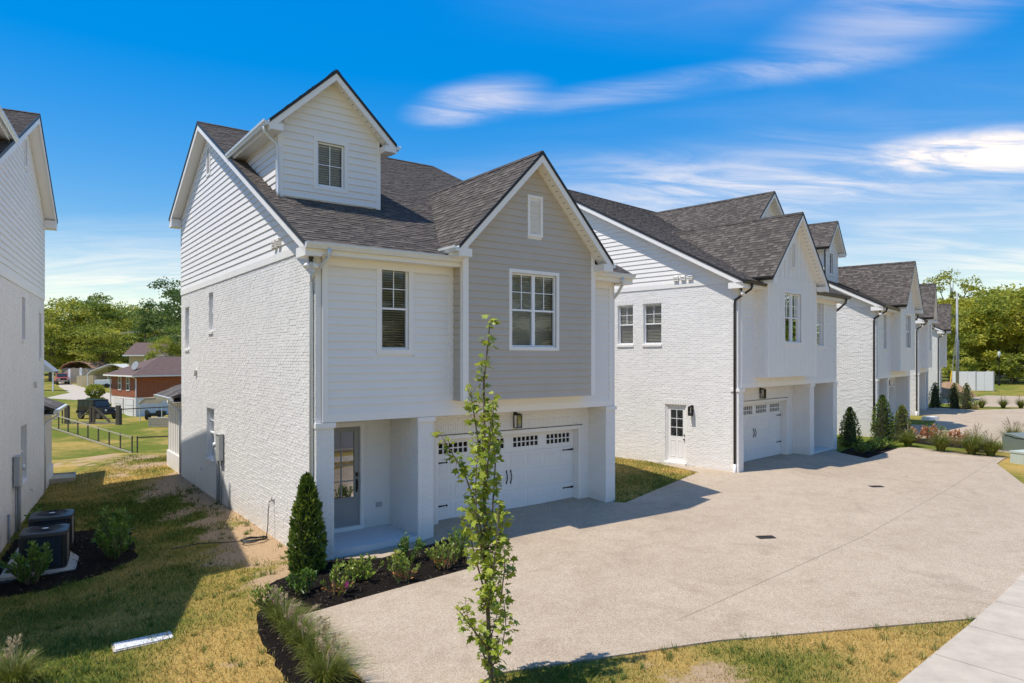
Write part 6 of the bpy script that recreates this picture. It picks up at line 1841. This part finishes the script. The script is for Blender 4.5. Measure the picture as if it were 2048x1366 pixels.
# porch roof peeping past the left townhouse
ph_ = empty('neighbour_porch', (-65.56, 95, g(-65.56, 95)), 0); tag(ph_, 'shingled porch roof on white posts at the left townhouse edge', 'porch')
mb = MB(); mb.prism([(-5, -.3, 3.1), (2.0, -.3, 2.6), (2.0, -.3, 2.75), (0, -.3, 4.3), (-5, -.3, 4.3)], (0, 1.2, 0)); mb.build('roof', M['pipe'], ph_); mb = MB(); mb.box(1.55, 1.72, 0, .17, -.3, 2.7); mb.build('post', M['trim'], ph_)
# shed, carport, plank fence
sh = empty('shed', (-71.30, 112, g(-71.30, 112)), -.25); tag(sh, 'weathered board shed with rusty domed roof behind the pickup', 'shed')
for k in range(14): mb = MB(); mb.box(-3.2 + k * .46, -2.76 + k * .46, -.05, 0, -.3, 2.5 + .05 * (k % 3)); mb.build('plank', M['weathered'] if k not in (3, 8) else M['encl'], sh)
mb = MB(); mb.box(-3.2, 3.2, .02, 4.0, -.3, 2.5); mb.build('body', M['weathered'], sh)
mb = MB(); P = [(-3.4, 2.4), (-2.6, 3.1), (-1.2, 3.6), (.6, 3.7), (2.2, 3.3), (3.4, 2.5)]; mb.prism([(a, -.3, b) for a, b in P] + [(a, -.3, b - .12) for a, b in P[::-1]], (0, 4.6, 0)); mb.build('roof', M['rust'], sh)
cpt = empty('carport', (-61.10, 104, g(-61.10, 104)), .12); tag(cpt, 'white metal carport roof over a parked trailer', 'carport')
mb = MB(); P = [(-3.4, 1.9), (-2.9, 2.5), (-.4, 3.5), (.4, 3.5), (3.0, 2.5), (3.4, 1.9)]; mb.prism([(a, -.2, b) for a, b in P] + [(a * .98, -.2, b - .10) for a, b in P[::-1]], (0, 7, 0)); mb.build('roof', M['white_sheet'], cpt)
for x_, y_ in ((-3.3, 0), (3.3, 0), (-3.3, 6.5), (3.3, 6.5)): mb = MB(); mb.box(x_ - .06, x_ + .06, y_ - .06, y_ + .06, -.3, 2.1); mb.build('post', M['white_sheet'], cpt)
tl = T('trailer', -60.97, 103, .2, 'pale boat trailer parked under the carport', 'trailer'); mb = MB(); mb.prism([(-1.6, -.7, .5), (1.3, -.7, .5), (1.7, -.7, 1.2), (-1.6, -.7, 1.15)], (0, 1.4, 0)); mb.build('hull', M['encl'], tl)
for s_ in (-1, 1): mb = MB(); mb.tube([(.1, s_ * .8 - .08, .32), (.1, s_ * .8 + .08, .32)], .32, 16); mb.build('wheel', M['black'], tl)
pf_ = empty('plank_fence', (-66.63, 106, g(-66.63, 106)), .05); tag(pf_, 'tan plank fence between the pickup and the carport', 'fence')
for k in range(11): mb = MB(); mb.box(-.9 + k * .42, -.50 + k * .42, -.03, .0, -.3, 1.6 + .06 * (k % 2)); mb.build('plank', M['tanbrick'] if k < 6 else M['weathered'], pf_)
mb = MB(); mb.box(-.9, 3.7, .001, .06, .5, .62); mb.build('rail', M['weathered'], pf_)
# far lane
sheet('lane', [(-57.48, 84), (-46.24, 80), (-52.02, 90), (-58.65, 96), (-72.53, 112), (-76.99, 116), (-69.03, 104), (-59.58, 92)], .03, M['concrete'], .06, 3.0)
# garden fence
def rail_fence(pts, posts, label, hgt, mrail, base_board=False):
    f_ = empty('rail_fence', (pts[0][0], pts[0][1], 0)); tag(f_, label, 'fence', 'rail fences in the back yards')
    ox, oy = pts[0]
    for (x0, y0), (x1, y1), n in zip(pts[:-1], pts[1:], posts):
        for k in range(n + 1):
            t_ = k / n; x = x0 + (x1 - x0) * t_; y = y0 + (y1 - y0) * t_; z = g(x, y)
            mb = MB(); mb.box(x - ox - .035, x - ox + .035, y - oy - .035, y - oy + .035, z - .4, z + hgt + .04); mb.build('post', M['fence_wood'], f_)
            if k < n:
                xn = x0 + (x1 - x0) * (k + 1) / n; yn = y0 + (y1 - y0) * (k + 1) / n; zn = g(xn, yn)
                for zz, hh_, m_ in ([(hgt - .08, .08, mrail)] + ([(.02, .11, M['rail_pale'])] if base_board else [])):
                    mb = MB(); mb.para((x - ox, y - oy - .09, z + zz), (xn - x, yn - y, zn - z), (0, .05, 0), (0, 0, hh_)); mb.build('rail', m_, f_)
FA, FB, FC = (-35.9, 53.0), (-25.6, 46.0), (-18.0, 49.0)
rail_fence([FA, FB], [8], 'pale topped rail fence running down to the corner post', 1.15, M['rail_pale'], True)
rail_fence([(FB[0] + .3, FB[1] + .1), FC], [3], 'brown rail fence from the corner post towards the nearest townhouse', 1.12, M['fence_wood'])
rail_fence([(-44, 58.5), (-38.2, 58.0)], [2], 'brown rail fence left of the timber gate', 1.2, M['fence_wood'])
rail_fence([(-33.3, 58.2), (-30.6, 63.0)], [1], 'short brown rail between the gate and the brick house', 1.35, M['fence_wood'])
gt = empty('timber_gate', (-37.8, 58.0, g(-37.8, 58.0))); tag(gt, 'timber gate frame with diagonal braces before the black car', 'gate')
for x_ in (0, 4.35): mb = MB(); mb.box(x_ - .15, x_ + .15, -.15, .15, -.5, 1.55); mb.build('gate_post', M['fence_wood'], gt)
for x_ in (2.0, 2.28): mb = MB(); mb.box(x_ - .09, x_ + .09, -.08, .08, -.4, 1.45); mb.build('stile', M['fence_wood'], gt)
mb = MB(); mb.para((.6, -.06, .05), (1.5, 0, 1.3), (0, .1, 0), (.10, 0, .12)); mb.build('brace', M['weathered'], gt); mb = MB(); mb.para((2.2, -.06, 1.35), (1.4, 0, -1.25), (0, .1, 0), (.10, 0, .12)); mb.build('brace', M['fence_wood'], gt); mb = MB(); mb.box(.15, 4.2, -.05, .05, .0, .14); mb.build('bottom_rail', M['weathered'], gt)
# topiary
tp = T('topiary', -43.94, 72, 0, 'two tiered clipped green shrub behind the black car', 'shrub')
r = np.random.default_rng(8); V = []; Tn = []
for zc, rr, hz in ((1.0, 1.15, .65), (2.35, .85, .6)):
    d = unit(r.normal(size=(1400, 3))); c = d * [rr, rr, hz] * (.75 + .25 * r.random((1400, 1))) + [0, 0, zc]; V.append(leaf_quads(c, unit(d + r.normal(size=(1400, 3)) * .5), r.uniform(.12, .25, 1400), .35, r)); Tn.append(np.clip(.5 + d[:, 2] * .2 + r.normal(size=1400) * .15, 0, 1))
foliage_obj('foliage', np.concatenate(V), np.concatenate(Tn), M['tree_lime'], tp); mb = MB(); mb.tube([(0, 0, -.2), (0, 0, 2.3)], .09, 6); mb.build('trunk', M['bark'], tp)
# tan canopy
cn = T('canopy', -32.16, 62, .1, 'tan fabric canopy beside the brick house', 'canopy'); mb = MB(); P = [(-1.75, 1.35), (-1.5, 1.75), (0, 2.25), (1.5, 1.75), (1.75, 1.35)]; P = [(-1.7, 1.6), (-1.15, 2.1), (1.9, 2.35), (2.4, 1.7)]
mb.prism([(a, 0, b) for a, b in P] + [(a, 0, b - .06) for a, b in P[::-1]], (0, 4, 0)); mb.build('roof', M['tan_canvas'], cn)
for x_, y_ in ((-1.6, .1), (.3, .1), (2.2, .1), (-1.6, 3.9), (2.2, 3.9)): mb = MB(); mb.tube([(x_, y_, -.2), (x_, y_, 1.9)], .04, 6); mb.build('pole', M['gut_light'], cn)
mb = MB(); mb.prism([(-1.72, .02, 1.6), (-1.15, .02, 2.1), (.3, .02, 2.2), (.3, .02, 1.62)], (0, .02, 0)); mb.build('end_flap', M['tan_canvas'], cn)
bxs = T('wooden_crate', -29.79, 58, .05, 'tan wooden crate in front of the canopy', 'crate'); mb = MB(); [mb.box(-.9, .9, -.4, -.36, .02 + k * .2, .19 + k * .2) for k in range(4)]; mb.build('slat', M['rail_pale'], bxs); mb = MB(); mb.box(-.9, .9, -.36, .4, 0, .78); mb.build('body', M['weathered'], bxs)
mw = T('riding_mower', -33.05, 63, .1, 'dark garden tractor under the canopy edge', 'mower'); mb = MB(); mb.prism([(-.8, 0, .35), (.8, 0, .35), (.9, 0, .75), (.2, 0, .85), (.1, 0, .6), (-.5, 0, .6), (-.8, 0, .9)], (0, .6, 0)); mb.build('body', M['hose'], mw)
for x_ in (-.5, .6): mb = MB(); mb.tube([(x_, -.12, .25), (x_, .02, .25)], .27, 14); mb.build('wheel', M['black'], mw)
pt = T('timber_planter', -17.25, 25.6, .55, 'timber framed gravel step behind the left townhouse', 'planter'); mb = MB(); [mb.box(*q, -.2, .22) for q in ((-.9, .75, -.75, -.69), (-.9, .75, .69, .75), (.69, .75, -.69, .69))]; mb.build('frame', M['rail_pale'], pt); mb = MB(); mb.box(-.9, .689, -.689, .689, -.2, .17); mb.build('gravel', M['tanbrick'], pt)
# ---- vehicles
M['carblack'] = plain('black_car_paint', (.012, .012, .013), .25, .0, var=.05); M['carred'] = plain('faded_red_paint', (.42, .085, .07), .4, 0, var=.08)
M['tyre'] = plain('tyre', (.02, .02, .02), .85); M['rim'] = plain('rim_grey', (.10, .10, .105), .35, .6); M['chrome'] = plain('chrome', (.6, .6, .6), .2, .9); M['carglass'] = plain('car_glass', (.03, .04, .045), .06, 0); M['lamp'] = plain('headlamp', (.75, .75, .72), .15)
def wheel(t, x, y, r, w):
    e = empty('wheel', (x, y, r), 0, t); mb = MB(); mb.tube([(0, -w / 2, 0), (0, -w / 2 + .04, 0), (0, w / 2 - .04, 0), (0, w / 2, 0)], [r - .04, r, r, r - .04], 20); mb.build('tyre', M['tyre'], e); mb = MB(); mb.tube([(0, -w / 2 - .01, 0), (0, w / 2 + .01, 0)], r * .58, 14); mb.build('rim', M['rim'], e)
def side_prism(prof, y0, y1): mb = MB(); mb.prism([(a, y0, b) for a, b in prof], (0, y1 - y0, 0)); return mb
jx, jy = -39.99, 66.0
jp = T('off_road_car', jx, jy, -.42, 'boxy black off-road car parked by the brick house', 'car')
w2 = .78
side_prism([(-2.0, .62), (-1.95, 1.18), (.62, 1.18), (1.72, 1.10), (1.80, .66), (1.2, .58), (-1.2, .55)], -w2, w2).build('body', M['carblack'], jp)
side_prism([(-1.98, 1.18), (-1.92, 1.80), (.30, 1.82), (.62, 1.18)], -w2 + .03, w2 - .03).build('cabin', M['carblack'], jp)
mb = MB(); mb.box(-1.95, .34, -w2 + .0, w2 - .0, 1.80, 1.87); mb.build('hard_top', M['carblack'], jp)
for sgn in (-1, 1):
    for x0, x1 in ((-1.82, -1.1), (-1.02, -.42), (-.34, .28)):
        mb = MB(); yy = sgn * (w2 - .025); mb.box(x0, x1, min(yy, yy + sgn * .01), max(yy, yy + sgn * .01), 1.25, 1.74); mb.build('side_window', M['carglass'], jp)
    for x0 in (-1.35, 1.28):
        mb = MB(); y0, y1 = sorted((sgn * w2, sgn * (w2 + .18))); mb.prism([(x0 - .58, y0, .60), (x0 - .42, y0, .88), (x0 + .42, y0, .88), (x0 + .58, y0, .62), (x0 + .50, y0, .60), (x0 + .36, y0, .82), (x0 - .36, y0, .82), (x0 - .5, y0, .58)], (0, y1 - y0, 0)); mb.build('fender', M['tyre'], jp)
        wheel(jp, x0, sgn * (w2 + .02), .40, .26)
    mb = MB(); mb.tube([(1.79, sgn * .5, .92), (1.83, sgn * .5, .92)], .10, 14); mb.build('headlight', M['lamp'], jp)
    mb = MB(); y0, y1 = sorted((sgn * (w2 + .0), sgn * (w2 + .2))); mb.box(.38, .48, y0, y1, 1.22, 1.40); mb.build('mirror', M['carblack'], jp)
    mb = MB(); mb.box(-.85, .75, *sorted((sgn * (w2 + .02), sgn * (w2 + .10))), .42, .50); mb.build('side_step', M['tyre'], jp)
mb = MB(); mb.para((.60, -w2 + .12, 1.24), (-.24, 0, .50), (0, 2 * w2 - .24, 0), (.02, 0, .01)); mb.build('windscreen', M['carglass'], jp)
for k in range(7): mb = MB(); mb.box(1.80, 1.825, -.33 + k * .095, -.28 + k * .095, .78, 1.04); mb.build('grille_slot', M['tyre'], jp)
mb = MB(); mb.box(1.82, 2.02, -.80, .80, .52, .68); mb.build('bumper', M['tyre'], jp); mb = MB(); mb.tube([(-2.0, -.1, 1.05), (-2.22, -.1, 1.05)], .38, 18); mb.build('spare_wheel', M['tyre'], jp)
rx, ry = -72.61, 110.0
rt_ = T('pickup_truck', rx, ry, -.85, 'faded red pickup parked on the far drive', 'pickup')
w2 = .82
side_prism([(-2.4, .62), (-2.4, 1.18), (-.4, 1.18), (.75, 1.16), (1.98, 1.08), (2.05, .60), (1.3, .52), (-1.4, .52)], -w2, w2).build('body', M['carred'], rt_)
side_prism([(-.75, 1.18), (-.62, 1.76), (.28, 1.78), (.85, 1.16)], -w2 + .06, w2 - .06).build('cab', M['carred'], rt_)
mb = MB(); mb.para((.80, -w2 + .14, 1.22), (-.44, 0, .48), (0, 2 * w2 - .28, 0), (.03, 0, .02)); mb.build('windscreen', M['carglass'], rt_)
for sgn in (-1, 1):
    mb = MB(); yy = sgn * (w2 - .055); mb.prism([(-.55, min(yy, yy + sgn * .012), 1.24), (.62, min(yy, yy + sgn * .012), 1.24), (.24, min(yy, yy + sgn * .012), 1.70), (-.5, min(yy, yy + sgn * .012), 1.70)], (0, .012, 0)); mb.build('side_window', M['carglass'], rt_)
    for x0 in (-1.45, 1.38): wheel(rt_, x0, sgn * (w2 - .04), .42, .28)
    mb = MB(); mb.box(2.03, 2.06, *sorted((sgn * .44, sgn * .74)), .82, .98); mb.build('headlight', M['lamp'], rt_)
mb = MB(); mb.box(2.02, 2.05, -.42, .42, .78, .98); mb.build('grille', M['tyre'], rt_); mb = MB(); mb.box(2.04, 2.20, -.84, .84, .52, .68); mb.build('bumper', M['chrome'], rt_)
# overhead wires on two far poles
pw = []
for x_, y_, h_, lab in [(-88.98, 126, 9.2, 'far utility pole behind the left townhouse'), (-62.38, 116, 9.2, 'far utility pole beside the yellow house')]:
    p_ = T('utility_pole', x_, y_, 0, lab, 'pole', 'utility poles'); mb = MB(); mb.tube([(0, 0, -.4), (0, 0, h_)], [.14, .10], 8); mb.build('shaft', M['bark'], p_); mb = MB(); mb.box(-1.0, 1.0, -.05, .05, h_ - .5, h_ - .36); mb.build('crossarm', M['bark'], p_)
    pw.append((x_, y_, g(x_, y_)))
(x0, y0, z0), (x1, y1, z1) = pw
for k, hh_ in enumerate((8.8, 8.7, 6.4, 5.9)):
    mb = MB(); mb.tube([(x0 + (x1 - x0) * t_ , y0 + (y1 - y0) * t_ + .4 * k, z0 + (z1 - z0) * t_ + hh_ - 1.1 * 4 * t_ * (1 - t_) * .5) for t_ in [q / 10 for q in range(-6, 18)]], .034, 4)
    o_ = mb.build('overhead_wire', M['cable']); tag(o_, ['top overhead wire across the left tree line', 'overhead wire just under the top one', 'overhead wire above the shed roof', 'lowest overhead wire behind the shed'][k], 'wire', 'overhead wires')
hl = MB(); r = random.Random(3); xs_ = [-1100 + k * 60 for k in range(40)]
vs = [(x, 1150 + 40 * math.sin(x * .004), 0) for x in xs_] + [(x, 1190 + 40 * math.sin(x * .004), 50 + 16 * math.sin(x * .006 + 1) + 9 * math.sin(x * .017)) for x in xs_] + [(x, 1500, 0) for x in xs_]
n_ = len(xs_); hl.add(vs, [(k, k + 1, n_ + k + 1, n_ + k) for k in range(n_ - 1)] + [(n_ + k, n_ + k + 1, 2 * n_ + k + 1, 2 * n_ + k) for k in range(n_ - 1)])
hill = hl.build('hills', plain('far_hill', (.10, .15, .16), .95, var=.1, vs=.02), None, True); tag(hill, kind='structure')
